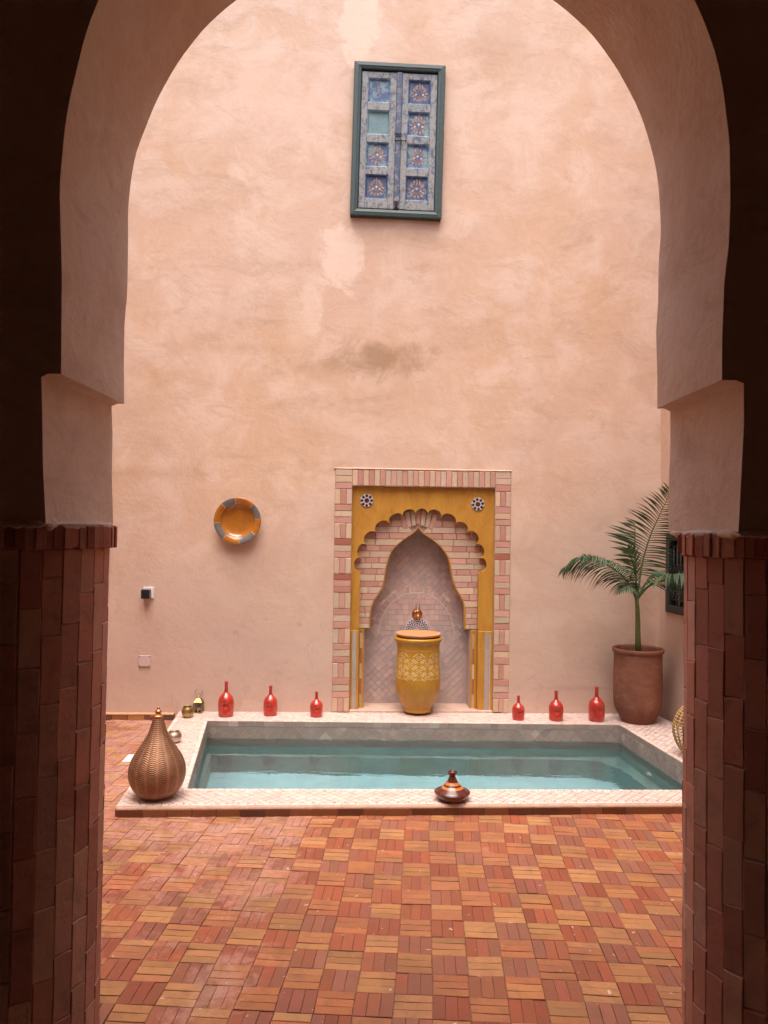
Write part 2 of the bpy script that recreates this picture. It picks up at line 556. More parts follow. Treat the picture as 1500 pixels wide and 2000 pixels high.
# ------------------------------------------------------------------ courtyard walls
WA = R(2.2)
WALL_O = (0.0, 6.42, 0.0)          # wall frame: x along the wall, y into it, z up
def wall_pt(u, z, out=0.0):
    return (WALL_O[0] + u * math.cos(WA) + out * math.sin(WA), WALL_O[1] + u * math.sin(WA) - out * math.cos(WA), z)
U0, U1, WH = -3.3, 2.62, 6.7
NU0, NU1, NZ0, NZ1 = -0.335, 1.0, 0.02, 2.01   # hole behind the surround
wb = MB()
def grid(mb, u0, u1, z0, z1, y=0.0, n=1):
    b = mb.add([(u0, y, z0), (u1, y, z0), (u1, y, z1), (u0, y, z1)])
    mb.face((b, b + 1, b + 2, b + 3))
def wavy(mb, us, zs, hole=None):
    idx = {}
    for i, u in enumerate(us):
        for j, z in enumerate(zs):
            n = noise.noise(Vector((u * 1.1, z * 1.1, 0.3))) * 0.010 + noise.noise(Vector((u * 4, z * 4, 2.3))) * 0.0025
            idx[i, j] = mb.add([(u, n, z)])
    for i in range(len(us) - 1):
        for j in range(len(zs) - 1):
            if hole and hole[0] - 1e-4 <= us[i] and us[i + 1] <= hole[1] + 1e-4 and hole[2] - 1e-4 <= zs[j] and zs[j + 1] <= hole[3] + 1e-4:
                continue
            mb.face((idx[i, j], idx[i + 1, j], idx[i + 1, j + 1], idx[i, j + 1]))
def steps(marks, d):
    out = []
    for a, b in zip(marks, marks[1:]):
        n = max(1, round((b - a) / d))
        out += [a + (b - a) * k / n for k in range(n)]
    return out + [marks[-1]]
wavy(wb, steps([U0, NU0, NU1, U1], 0.08), steps([-0.6, NZ0, NZ1, WH], 0.08), (NU0, NU1, NZ0, NZ1))
bw = wb.build('back_wall', M['back_plaster'], None, smooth=True, fix=False)
# thickness: back, top and niche cheeks
tk = MB()
grid(tk, U0, U1, -0.6, WH, 0.42)
b = tk.add([(U0, 0.0, WH), (U1, 0.0, WH), (U1, 0.42, WH), (U0, 0.42, WH)]); tk.face((b, b + 1, b + 2, b + 3))
for u in (NU0, NU1):
    b = tk.add([(u, -0.004, NZ0), (u, 0.30, NZ0), (u, 0.30, NZ1), (u, -0.004, NZ1)]); tk.face((b, b + 1, b + 2, b + 3))
b = tk.add([(NU0, 0, NZ1), (NU1, 0, NZ1), (NU1, 0.3, NZ1), (NU0, 0.3, NZ1)]); tk.face((b, b + 1, b + 2, b + 3))
o = tk.build('masonry_core', M['plaster'], bw, fix=False)
bw.location = WALL_O; bw.rotation_euler = (0, 0, WA)
tag(bw, 'tall peach plaster wall behind the pool with stains and a tiled fountain niche', 'wall')

# right wall: from the back corner towards the camera
rw_dir = Vector((0.12, -1, 0)).normalized()
RW0 = Vector((2.345, 6.51, 0))
rw_ang = math.atan2(rw_dir.y, rw_dir.x)
rw = MB()
RWL = 4.9
WIN = (0.13, 0.62, 0.945, 1.575)     # opening along the wall: from, to, sill, head
for (s0, s1, z0, z1) in ((-0.3, WIN[0], -0.6, WH), (WIN[1], RWL, -0.6, WH), (WIN[0], WIN[1], -0.6, WIN[2]), (WIN[0], WIN[1], WIN[3], WH)):
    b = rw.add([(s0, 0, z0), (s1, 0, z0), (s1, 0, z1), (s0, 0, z1)]); rw.face((b, b + 1, b + 2, b + 3))
for (p, q) in (((WIN[0], WIN[2]), (WIN[1], WIN[2])), ((WIN[0], WIN[3]), (WIN[1], WIN[3])), ((WIN[0], WIN[2]), (WIN[0], WIN[3])), ((WIN[1], WIN[2]), (WIN[1], WIN[3]))):
    b = rw.add([(p[0], 0, p[1]), (q[0], 0, q[1]), (q[0], 0.3, q[1]), (p[0], 0.3, p[1])]); rw.face((b, b + 1, b + 2, b + 3))
b = rw.add([(-0.3, 0.3, -0.6), (RWL, 0.3, -0.6), (RWL, 0.3, WH), (-0.3, 0.3, WH)]); rw.face((b, b + 1, b + 2, b + 3))
b = rw.add([(-0.3, 0.0, WH), (RWL, 0.0, WH), (RWL, 0.3, WH), (-0.3, 0.3, WH)]); rw.face((b, b + 1, b + 2, b + 3))
o = rw.build('side_wall', M['plaster'], None, fix=False)
o.location = RW0; o.rotation_euler = (0, 0, rw_ang)
tag(o, 'plaster side wall with the grilled window behind the potted palm', 'wall')

lw = MB()
b = lw.add([(-3.28, 1.5, -0.6), (-3.28, 6.6, -0.6), (-3.28, 6.6, WH), (-3.28, 1.5, WH)]); lw.face((b, b + 1, b + 2, b + 3))
lw.box(-3.60, -3.285, 1.5, 6.6, -0.6, WH)
o = lw.build('courtyard_side_wall', M['plaster'])
o['kind'] = 'structure'

# ------------------------------------------------------------------ arcade wall with the arch
YN, YF = 1.38, 1.72
cxa, cza, aa, bb_ = 0.012, 2.135, 0.597, 0.835
prof = [(-0.606, 1.597), (-0.607, 1.70), (-0.608, 1.80), (-0.610, 1.862), (-0.598, 1.868), (-0.583, 1.868), (-0.584, 1.95), (-0.585, 2.05)]
ARCH = [(0.600, 2.12), (0.602, 2.22), (0.599, 2.32), (0.586, 2.42), (0.559, 2.52), (0.512, 2.62), (0.445, 2.715), (0.367, 2.793), (0.280, 2.856), (0.185, 2.902), (0.085, 2.928), (0.0, 2.934)]
def dense(P, n=4):
    out = []
    for i in range(len(P) - 1):
        p0, p1, p2, p3 = [Vector(P[k]) for k in (max(0, i - 1), i, i + 1, min(len(P) - 1, i + 2))]
        for s_ in range(n):
            t = s_ / n
            out.append(0.5 * ((2 * p1) + (p2 - p0) * t + (2 * p0 - 5 * p1 + 4 * p2 - p3) * t * t + (3 * p1 - p0 - 3 * p2 + p3) * t ** 3))
    return out + [Vector(P[-1])]
half_arch = dense(ARCH)
cxa = 0.015
prof += [(cxa - p.x, p.y) for p in half_arch] + [(cxa + p.x, p.y) for p in reversed(half_arch[:-1])]
prof += [(0.609, 2.05), (0.609, 1.95), (0.610, 1.876), (0.625, 1.876), (0.640, 1.870), (0.641, 1.80), (0.640, 1.70), (0.638, 1.600)]
TOPZ = 5.4
nseg = 8
am = MB()
rings = []
for k in range(nseg + 1):
    y = YN + (YF - YN) * k / nseg
    pts = []
    for i, (x, z) in enumerate(prof):
        n = noise.noise_vector(Vector((x * 4, y * 4, z * 4))) + 0.9 * noise.noise_vector(Vector((x * 1.6 + 5, y * 1.6, z * 1.6))) + 0.25 * noise.noise_vector(Vector((x * 14, y * 14, z * 14)))
        w = 0.0075
        taper = 0.0
        if z < 1.88 and abs(x - cxa) > 0.6085:      # impost blocks flare a little towards the room
            taper = (1 - k / nseg) * (z - 1.60) * 0.035
        sgn = -1 if x < cxa else 1
        pts.append((x + n.x * w + sgn * taper, y, z + n.z * (w if z > 1.88 else 0.003)))
    rings.append(am.add(pts))
n = len(prof)
for k in range(nseg):
    for i in range(n - 1):
        am.face((rings[k] + i, rings[k] + i + 1, rings[k + 1] + i + 1, rings[k + 1] + i))
def facewall(ring, y):
    """flat face between the arch outline and the outer rectangle"""
    XL, XR = -3.6, 3.3
    zb = [(-0.93, 1.60), (-0.93, -0.1), (XL, -0.1), (XL, TOPZ)]
    ol = am.add([(x, y, z) for x, z in [(-0.93, 1.598), (-0.93, -0.1), (XL, -0.1), (XL, TOPZ), (XR, TOPZ), (XR, -0.1), (0.97, -0.1), (0.97, 1.60)]])
    # fan strips: outline -> vertical lines
    top = []
    left = am.add([(-0.93, y, TOPZ)]); right = am.add([(0.97, y, TOPZ)])
    for i in range(n - 1):
        x0, z0 = prof[i]; x1, z1 = prof[i + 1]
        pass
    apex = n // 2
    lz = [am.add([(-0.93, y, am.v[ring + i][2] if am.v[ring + i][2] < 2.9 else TOPZ * 0 + am.v[ring + i][2])]) for i in range(apex + 1)]
    rz_ = [am.add([(0.97, y, am.v[ring + i][2])]) for i in range(apex, n)]
    for i in range(apex):
        am.face((ring + i, ring + i + 1, lz[i + 1], lz[i]))
    for q, i in enumerate(range(apex, n - 1)):
        am.face((ring + i, ring + i + 1, rz_[q + 1], rz_[q]))
    am.face((lz[-1], ring + apex, left)); am.face((ring + apex, rz_[0], right)); am.face((ring + apex, right, left))
    am.face((ol + 1, ol + 2, ol + 3, left, lz[-1], *reversed(lz[:-1]), ) if False else (ol + 1, ol + 2, ol + 3, left))
    am.face((ol + 6, right, ol + 4, ol + 5))
facewall(rings[0], YN)
facewall(rings[-1], YF)
# soles of the imposts, pier cheeks and top
for (xa, xb, za) in ((prof[0][0], -0.93, 1.598), (prof[-1][0], 0.97, 1.60)):
    b = am.add([(xa, YN, za), (xb, YN, za), (xb, YF, za), (xa, YF, za)]); am.face((b, b + 1, b + 2, b + 3))
    b = am.add([(xb, YN, -0.1), (xb, YF, -0.1), (xb, YF, za), (xb, YN, za)]); am.face((b, b + 1, b + 2, b + 3))
b = am.add([(-3.6, YN, TOPZ), (3.3, YN, TOPZ), (3.3, YF, TOPZ), (-3.6, YF, TOPZ)]); am.face((b, b + 1, b + 2, b + 3))
arch = am.build('arcade_wall', M['arch_plaster'], None, fix=False)
bm = bmesh.new(); bm.from_mesh(arch.data)
bmesh.ops.remove_doubles(bm, verts=bm.verts, dist=0.0004)
bmesh.ops.recalc_face_normals(bm, faces=bm.faces)
bm.to_mesh(arch.data); bm.free()
bevel(arch, 0.014, 4, 50)
autosmooth(arch, 60)
tag(arch, 'thick plastered arcade wall with a horseshoe arch framing the courtyard', 'arch')

# lumpy plaster squeezed out where each impost sits on its capital
for (xs_, sg) in ((prof[0][0], -1), (prof[-1][0], 1)):
    dm = MB()
    pts = []
    for i in range(46):
        t = i / 45
        y = YN - 0.004 + (YF - YN + 0.008) * t
        pts.append((xs_ + sg * 0.007 - sg * 0.007 * (0.5 + 0.5 * noise.noise(Vector((i * 0.35, sg * 3, 0)))), y, 1.597 + 0.005 * noise.noise(Vector((i * 0.5, 4, sg)))))
    dm.tube(pts, lambda t: (0.0055 + 0.006 * abs(noise.noise(Vector((t * 11, 1.5, sg))))) * min(1, 12 * t + 0.2, 12 * (1 - t) + 0.2), 9)
    pts = []
    for i in range(30):
        t = i / 29
        pts.append((xs_ + sg * (0.0 + 0.16 * t), YN - 0.002, 1.597 + 0.004 * noise.noise(Vector((i * 0.5, 9, sg)))))
    dm.tube(pts, lambda t: (0.005 + 0.004 * abs(noise.noise(Vector((t * 9, 7.5, sg))))) * min(1, 12 * t + 0.2), 9)
    dm.build('plaster_bead', M['arch_plaster'], arch, smooth=True)

# rooms behind the camera, closed; unseen walls set near and pale to bounce light
rm = MB()
for pts in (
    [(-3.5, -1.9, 3.5), (3.3, -1.9, 3.5), (3.3, 1.38, 3.5), (-3.5, 1.38, 3.5)],
    [(-3.5, -1.9, -0.1), (3.3, -1.9, -0.1), (3.3, -1.9, 3.5), (-3.5, -1.9, 3.5)],
    [(-3.5, -1.9, -0.1), (-3.5, 1.38, -0.1), (-3.5, 1.38, 3.5), (-3.5, -1.9, 3.5)],
    [(3.3, -1.9, -0.1), (3.3, 1.38, -0.1), (3.3, 1.38, 3.5), (3.3, -1.9, 3.5)]):
    b = rm.add(pts); rm.face((b, b + 1, b + 2, b + 3))
o = rm.build('gallery_walls', M['room_plaster'], fix=False)
o['kind'] = 'structure'
rf = MB(); rf.box(-3.6, 3.4, -2.0, 1.375, 3.51, 3.7)
o = rf.build('gallery_ceiling', M['room_plaster'])
o['kind'] = 'structure'

gf = MB(); gf.box(-3.5, 3.3, -1.9, 1.18, -0.01, 0.0)  # unseen slab, added pale to bounce light onto the columns
o = gf.build('gallery_floor', plain('pale_bounce_floor', (0.50, 0.36, 0.28), 0.6, scale=3, var=0.15, bump=0.1))
o['kind'] = 'structure'

# ------------------------------------------------------------------ brick columns
def column(x, y, label, start, top=1.551):
    root = thing('brick_column', label, 'column', (x, y, 0), 0, 'round brick columns carrying the arch')
    core = MB()
    core.lathe([(0.1668, -0.005), (0.1668, top + 0.002), (0.160, top + 0.003), (0.160, top + 0.05)], 56)
    core.build('mortar_core', M['col_mortar'], root, smooth=True)
    NF = 28
    Rr = 0.170
    rowh = 0.124
    made = []
    for f in range(NF):
        a0 = start + 2 * math.pi * f / NF
        z = -0.02 - random.random() * 0.10
        half = math.pi / NF * Rr * 0.985
        while z < top - 0.004:
            z1 = z + rowh * random.uniform(0.86, 1.10)
            za, zb = max(z, 0.0), min(z1 - 0.0020, top)
            if top - z1 < 0.03:
                zb = top; z1 = top + 1
            if zb - za > 0.012:
                hw0 = half * random.uniform(0.95, 1.0); hw1 = half * random.uniform(0.95, 1.0)
                prd = jit(0.0009) - (0.0006 if random.random() < 0.08 else 0)
                tl = jit(0.022)
                aj = a0 + jit(0.010)
                ca, sa = math.cos(aj), math.sin(aj)
                def mp(p, q, h, ca=ca, sa=sa, prd=prd, tl=tl, zc=(za + zb) / 2):
                    r = Rr - 0.0006 + h + (prd + p * tl + (q - zc) * 0.008 if h > -0.008 else 0)
                    return (ca * r - sa * p, sa * r + ca * p, q)
                col = random.choice([(0.64, 0.41, 0.32), (0.60, 0.33, 0.26), (0.66, 0.45, 0.35), (0.62, 0.36, 0.29), (0.56, 0.29, 0.225), (0.60, 0.33, 0.26)])
                zm = (za + zb) / 2
                e = half * 0.035
                poly = [(-hw0, za + jit(0.0015)), (jit(half * 0.3), za + jit(0.002)), (hw0, za + jit(0.003)), (half * 0.985 - abs(jit(e)), zm + jit(0.03)), (hw1, zb + jit(0.003)), (jit(half * 0.3), zb + jit(0.0015)), (-hw1, zb + jit(0.002)), (-half * 0.985 + abs(jit(e)), zm + jit(0.03))]
                # facing: how squarely the brick looks at the room and the opening
                made.append((sa, poly, mp, vary(col, 0.13)))
            z = z1
    made.sort(key=lambda t: t[0])
    rear = MB()
    for k_, (sa, poly, mp, col) in enumerate(made):
        if k_ < 290:
            mb = MB(); mb.piece(poly, mp, -0.012, 0.0, 0.0013, col)
            mb.build('brick', M['col_brick'], root, fix=False)
        else:
            rear.piece(poly, mp, -0.012, 0.0, 0.0013, col)
    o_ = rear.build('rear_bricks', M['col_brick'], root, fix=False); o_['kind'] = 'stuff'
    # capital: a ring of thin bricks standing on end, proud of the shaft
    NC = 66
    for f in range(NC):
        a0 = start + 2 * math.pi * (f + jit(0.08)) / NC
        hw = math.pi / NC * 0.19 * random.uniform(0.92, 0.99)
        ca, sa = math.cos(a0), math.sin(a0)
        prd = jit(0.004); tl = jit(0.15)
        z0, z1 = top + 0.001 + jit(0.002), top + 0.044 + jit(0.003)
        def mp(p, q, h, ca=ca, sa=sa, prd=prd, tl=tl):
            r = 0.180 + h + (prd + p * tl if h > -0.02 else 0)
            return (ca * r - sa * p, sa * r + ca * p, q)
        mb = MB()
        mb.piece([(-hw, z0), (hw, z0), (hw, z1), (-hw, z1)], mp, -0.035, 0.0, 0.0018, vary(random.choice([(0.52, 0.27, 0.20), (0.44, 0.19, 0.14), (0.56, 0.33, 0.25)]), 0.1))
        mb.build('capital_brick', M['col_brick'], root, fix=False)
    cap = MB()
    cap.lathe([(0.178, top + 0.038), (0.176, top + 0.047), (0.150, top + 0.053)], 44)
    cap.build('plaster_bed', M['arch_plaster'], root)
    return root
column(-0.733, 1.55, 'round brick column of upright bricks standing left of the arch opening', 0.1)
column(0.789, 1.55, 'round brick column of upright bricks standing right of the arch opening', 0.02)

# ------------------------------------------------------------------ plunge pool
pool = thing('plunge_pool', 'sunken rectangular pool with a pale zellige tiled rim below the fountain wall', 'pool')
bed = MB()
oi = bed.add([(x, y, RIM_Z - 0.006) for x, y in POOL_OUT]); ii = bed.add([(x, y, RIM_Z - 0.006) for x, y in POOL_IN])
ob = bed.add([(x, y, -0.02) for x, y in POOL_OUT]); ib = bed.add([(x, y, -0.30) for x, y in POOL_IN])
for i in range(4):
    j = (i + 1) % 4
    bed.face((oi + i, oi + j, ii + j, ii + i)); bed.face((oi + i, ob + i, ob + j, oi + j)); bed.face((ii + i, ii + j, ib + j, ib + i))
bed.build('rim_bed', M['grout'], pool, fix=False)

BOT = -0.075 - 0.82
LED = -0.50
P = POOL_IN
# lower outline: narrow ledge at the back, wider at the right, rounded right back corner
Q = [(-1.118, 4.53), (1.975, 4.635), (1.86, 5.62)]
cqx, cqy, rq = 1.50, 5.74, 0.335
for t in range(0, 9):
    a_ = R(8) + R(82) * t / 8
    Q.append((cqx + rq * math.cos(a_), cqy + rq * math.sin(a_)))
Q += [(-1.330, 6.058)]
bs = MB()
t0 = bs.add([(*p, -0.10) for p in P]); t1 = bs.add([(*p, LED) for p in P])
for i in range(4):
    j = (i + 1) % 4
    bs.face((t0 + i, t0 + j, t1 + j, t1 + i))
qt = bs.add([(*p, LED) for p in Q]); qb = bs.add([(*p, BOT) for p in Q])
nq = len(Q)
for i in range(nq):
    j = (i + 1) % nq
    bs.face((qt + i, qt + j, qb + j, qb + i))
# ledge between the two outlines
bs.face((t1, t1 + 1, qt + 1, qt)); bs.face((t1 + 3, t1, qt, qt + nq - 1))
bs.face([t1 + 1, t1 + 2] + [qt + i for i in range(6, 0, -1)])
bs.face([t1 + 2, t1 + 3] + [qt + i for i in range(nq - 1, 5, -1)])
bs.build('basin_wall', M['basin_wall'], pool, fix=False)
bf = MB()
fb = bf.add([(*p, BOT + 0.001) for p in Q]); bf.face([fb + i for i in range(nq)])
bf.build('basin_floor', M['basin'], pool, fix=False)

# zellige on the rim: square tiles laid on the diagonal between straight rows
BASE_T = [(0.589, 0.461, 0.418), (0.570, 0.442, 0.404), (0.617, 0.494, 0.451), (0.570, 0.427, 0.380), (0.541, 0.427, 0.404), (0.598, 0.465, 0.408)]
tiles = []
def strip(quad, rows, ts=0.042, hdr=0.030):
    """quad: p0->p1 is the outer long edge, p3->p2 the inner; fills it with tiles"""
    p0, p1, p2, p3 = [Vector(p) for p in quad]
    e1 = (p1 - p0).normalized(); e2 = Vector((-e1.y, e1.x))
    if (p3 - p0).dot(e2) < 0:
        e2 = -e2
    conv = [tuple(p) for p in quad]
    if sum(conv[i][0] * conv[(i + 1) % 4][1] - conv[(i + 1) % 4][0] * conv[i][1] for i in range(4)) < 0:
        conv = conv[::-1]
    # header rows along outer and inner edge
    for (s, e, side) in ((p0, p1, 1), (p3, p2, -1)):
        Ln = (e - s).length; dd = (e - s).normalized(); nn = Vector((-dd.y, dd.x))
        if nn.dot(e2) * side < 0:
            nn = -nn
        x = 0.0
        while x < Ln - 0.006:
            w = min(0.040 * random.uniform(0.9, 1.1), Ln - x)
            q = [s + dd * (x + 0.0012), s + dd * (x + w - 0.0012), s + dd * (x + w - 0.0012) + nn * hdr, s + dd * (x + 0.0012) + nn * hdr]
            pl = clip([tuple(v) for v in q] if (q[1] - q[0]).cross(q[2] - q[1]) > 0 else [tuple(v) for v in q[::-1]], conv)
            if pl and area(pl) > 1e-4:
                tiles.append((pl, 'h'))
            x += w
    core = [p0 + e2 * hdr, p1 + e2 * hdr, p2 - e2 * hdr, p3 - e2 * hdr]
    core = [tuple(p) for p in core]
    if sum(core[i][0] * core[(i + 1) % 4][1] - core[(i + 1) % 4][0] * core[i][1] for i in range(4)) < 0:
        core = core[::-1]
    hd = ts / math.sqrt(2)
    Ln = (p1 - p0).length + 0.4; W = max((p3 - p0).dot(e2), (p2 - p0).dot(e2)) + 0.1
    i = -8
    while i * hd < Ln:
        j = -4
        while j * hd < W:
            if (i + j) % 2 == 0:
                c = p0 + e1 * (i * hd) + e2 * (j * hd + 0.01)
                r = hd - 0.0014
                q = [c + e1 * r, c + e2 * r, c - e1 * r, c - e2 * r]
                q = [tuple(v) for v in q]
                if sum(q[k][0] * q[(k + 1) % 4][1] - q[(k + 1) % 4][0] * q[k][1] for k in range(4)) < 0:
                    q = q[::-1]
                pl = clip(q, core)
                if pl and area(pl) > 1.2e-4:
                    tiles.append((pl, 'd'))
            j += 1
        i += 1
A, B, C, D = POOL_OUT
a_, b__, c__, d__ = POOL_IN
yl = lambda x: a_[1] + (b__[1] - a_[1]) / (b__[0] - a_[0]) * (x - a_[0])
yb = lambda x: d__[1] + (c__[1] - d__[1]) / (c__[0] - d__[0]) * (x - d__[0])
xo = lambda y: A[0] + (D[0] - A[0]) / (D[1] - A[1]) * (y - A[1])
xr = lambda y: B[0] + (C[0] - B[0]) / (C[1] - B[1]) * (y - B[1])
FLc = (xo(4.50), yl(xo(4.50))); FRc = (xr(4.64), yl(xr(4.64)))
BLc = (xo(6.08), yb(xo(6.08))); BRc = (xr(6.14), yb(xr(6.14)))
strip([A, B, FRc, FLc], 5)
strip([FLc, a_, d__, BLc][0:1] + [BLc] + [d__, a_], 5)
strip([BRc, FRc, b__, c__], 5)
strip([D, C, BRc, BLc], 5)
def tile_col():
    return vary(random.choice(BASE_T), 0.07, 0.02)
def in_cam(p):
    return -0.385 * p[1] < p[0] < 0.40 * p[1]
def cen(pl):
    return (sum(p[0] for p in pl) / len(pl), sum(p[1] for p in pl) / len(pl))
tiles.sort(key=lambda t: (not in_cam(cen(t[0])), cen(t[0])[1]))
rest = MB()
for k, (pl, kind) in enumerate(tiles):
    tx, ty, dz = jit(0.007), jit(0.007), jit(0.0004)
    c0 = cen(pl)
    def mp(x, y, z, tx=tx, ty=ty, dz=dz, c0=c0):
        return (x, y, z + ((x - c0[0]) * tx + (y - c0[1]) * ty + dz if z > RIM_Z - 0.004 else 0))
    pl = shrink(pl, 0.0006)
    if k < 300:
        mb = MB(); mb.piece(pl, mp, RIM_Z - 0.008, RIM_Z, 0.0008, tile_col() if kind == 'd' else tuple(v * 1.10 for v in tile_col())); mb.build('rim_tile', M['zellij'], pool, fix=False)
    else:
        rest.piece(pl, mp, RIM_Z - 0.008, RIM_Z, 0.0008, tile_col() if kind == 'd' else tuple(v * 1.10 for v in tile_col()))
o = rest.build('rim_tiling', M['zellij'], pool, fix=False); o['kind'] = 'stuff'

# inner faces above the water: a row of upright tiles over a row of diamonds
wt_ = MB()
for i in range(4):
    p, q = Vector(POOL_IN[i]), Vector(POOL_IN[(i + 1) % 4])
    Ln = (q - p).length; dd = (q - p).normalized(); nn = Vector((-dd.y, dd.x))   # points into the pool
    def mp(s, z, h, p=p, dd=dd, nn=nn):
        v = p + dd * s + nn * h
        return (v.x, v.y, z)
    def rc():
        c = random.choice([(0.29, 0.235, 0.205), (0.31, 0.25, 0.22), (0.27, 0.22, 0.195), (0.33, 0.265, 0.235), (0.28, 0.225, 0.20)])
        if random.random() < 0.05:
            c = (0.42, 0.35, 0.32)
        return vary(c, 0.08)
    x = 0.002
    while x < Ln - 0.02:      # glazed nosing under the lip
        w = min(random.uniform(0.055, 0.075), Ln - x)
        wt_.piece([(x + 0.001, 0.016), (x + w - 0.001, 0.016), (x + w - 0.001, RIM_Z - 0.004), (x + 0.001, RIM_Z - 0.004)], mp, -0.004, 0.003 + jit(0.0005), 0.0008, rc())
        x += w
    ts = 0.050
    hd = ts / math.sqrt(2)
    k = 0
    z0, z1 = -0.13, 0.013
    nI = int(Ln / hd) + 2
    for ii_ in range(-1, nI + 1):
        for jj in range(-1, 11):
            if (ii_ + jj) % 2:
                continue
            cxx, czz = ii_ * hd, z1 - jj * hd
            r = hd - 0.0016
            pl = clip([(cxx + r, czz), (cxx, czz + r), (cxx - r, czz), (cxx, czz - r)], [(0.002, z0), (Ln - 0.002, z0), (Ln - 0.002, z1), (0.002, z1)])
            if pl and area(pl) > 1.5e-4:
                wt_.piece(pl, mp, -0.004, 0.002 + jit(0.0008), 0.0007, rc())
o = wt_.build('wall_tiling', M['back_tile'], pool, fix=True); o['kind'] = 'stuff'

# brown glazed edge bricks along the outer foot of the rim
def edge_row(p, q, z1=0.050, name='edge_brick', parent=pool, z0=-0.004, cols=((0.13, 0.042, 0.018), (0.16, 0.055, 0.025), (0.10, 0.036, 0.018), (0.19, 0.07, 0.03))):
    p, q = Vector(p), Vector(q)
    Ln = (q - p).length; dd = (q - p).normalized(); nn = Vector((dd.y, -dd.x))
    x = 0.0
    while x < Ln - 0.01:
        w = min(0.134 * random.uniform(0.94, 1.06), Ln - x)
        tl = jit(0.01); pr = jit(0.0012)
        def mp(s, z, h, tl=tl, pr=pr):
            v = p + dd * s + nn * (h + (pr if h > 0 else 0))
            return (v.x, v.y, z)
        mb = MB()
        mb.piece([(x + 0.0012, z0), (x + w - 0.0012, z0), (x + w - 0.0012, z1 - 0.012 + jit(0.001)), (x + 0.0012, z1 - 0.012 + jit(0.001))], mp, -0.03, 0.007, 0.002, vary(random.choice(cols), 0.12))
        mb.build(name, M['edge_brick'], parent, fix=True)
        x += w
edge_row(A, B)
edge_row(D, A)
# thin pale mortar lip above the brown bricks
lip = MB()
for p, q in ((A, B), (D, A)):
    p, q = Vector(p), Vector(q); dd = (q - p).normalized(); nn = Vector((dd.y, -dd.x))
    m = 60
    for s in range(m):
        pa, pb = p.lerp(q, s / m), p.lerp(q, (s + 1) / m)
        oa, ob2 = 0.004 + 0.0025 * noise.noise(Vector((s * 0.7, 0, 0))), 0.004 + 0.0025 * noise.noise(Vector(((s + 1) * 0.7, 0, 0)))
        b = lip.add([(*(pa + nn * oa), 0.040), (*(pb + nn * ob2), 0.040), (*(pb + nn * (ob2 - 0.001)), 0.0565), (*(pa + nn * (oa - 0.001)), 0.0565), (*(pa - nn * 0.01), 0.0575), (*(pb - nn * 0.01), 0.0575)])
        lip.face((b, b + 1, b + 2, b + 3)); lip.face((b + 3, b + 2, b + 5, b + 4))
lip.build('mortar_lip', plain('pale_lip', (0.58, 0.38, 0.29), 0.8, scale=20, var=0.2), pool, smooth=True)
# jets under the water
jm = plain('white_fitting', (0.75, 0.75, 0.72), 0.4)
for (x, y, nx, ny) in ((1.93, 5.55, -1, -0.12),):
    jb = MB(); jb.lathe([(0.035, 0.0), (0.035, 0.006), (0.026, 0.012), (0.010, 0.008)], 20)
    j = jb.build('water_jet', jm, pool, smooth=True)
    j.location = (x, y, -0.30)
    j.rotation_euler = Vector((nx, ny, 0)).to_track_quat('Z', 'Y').to_euler()

# water sheet
k = NT('pool_water')
co = k.coords()
k.set((0.86, 0.97, 0.97), 0.0)
k.b.inputs["Transmission Weight"].default_value = 1.0
k.b.inputs["IOR"].default_value = 1.333
w1 = k.noise(k.mapping(co, (1.0, 2.6, 1)), 3.0, 3, 0.5, 0.6)
w2 = k.noise(k.mapping(co, (1.0, 2.2, 1)), 14.0, 2, 0.5, 0.4)
w3 = k.noise(k.mapping(co, (1.0, 3.0, 1)), 30.0, 2, 0.5, 0.3)
k.bump(k.math('ADD', k.math('ADD', w1, k.math('MULTIPLY', w2, 0.16)), k.math('MULTIPLY', w3, 0.035)), 0.42, 0.012)
wm = MB()
b = wm.add([(*p, WATER_Z) for p in POOL_IN]); wm.face((b, b + 1, b + 2, b + 3))
water = wm.build('pool_water', k.m, None, fix=False)
water['kind'] = 'structure'
water['label'] = 'still teal pool water'

# ------------------------------------------------------------------ fountain niche (own frame = wall frame)
niche = thing('wall_fountain', 'yellow scalloped fountain niche framed in pink and cream bricks', 'fountain', WALL_O, WA)
CREAM = [(0.52, 0.385, 0.265), (0.48, 0.36, 0.25), (0.55, 0.38, 0.27), (0.50, 0.37, 0.28)]
PINK = [(0.47, 0.255, 0.20), (0.44, 0.225, 0.175), (0.50, 0.28, 0.225), (0.46, 0.26, 0.205)]
def wmp(u, z, h):          # h = towards the viewer
    return (u, -h, z)
def nbrick(poly, h0, h1, col, ch=0.0035, name='brick', mat='niche_brick'):
    dz = jit(0.0012); tl, t2 = jit(0.02), jit(0.02)
    cu = sum(p[0] for p in poly) / len(poly); cz = sum(p[1] for p in poly) / len(poly)
    def mp(u, z, h):
        return (u, -(h + (dz + (u - cu) * tl + (z - cz) * t2 if h > h1 - 0.006 else 0)), z)
    mb = MB()
    mb.piece(poly, mp, h0, h1, ch, vary(col, 0.07))
    return mb.build(name, M[mat], niche, fix=False)
def rectj(u0, u1, z0, z1, g=0.002):
    return [(u0 + g + jit(0.0008), z0 + g + jit(0.0008)), (u1 - g + jit(0.0008), z0 + g + jit(0.0008)), (u1 - g + jit(0.0008), z1 - g + jit(0.0008)), (u0 + g + jit(0.0008), z1 - g + jit(0.0008))]
SZ0 = 0.066
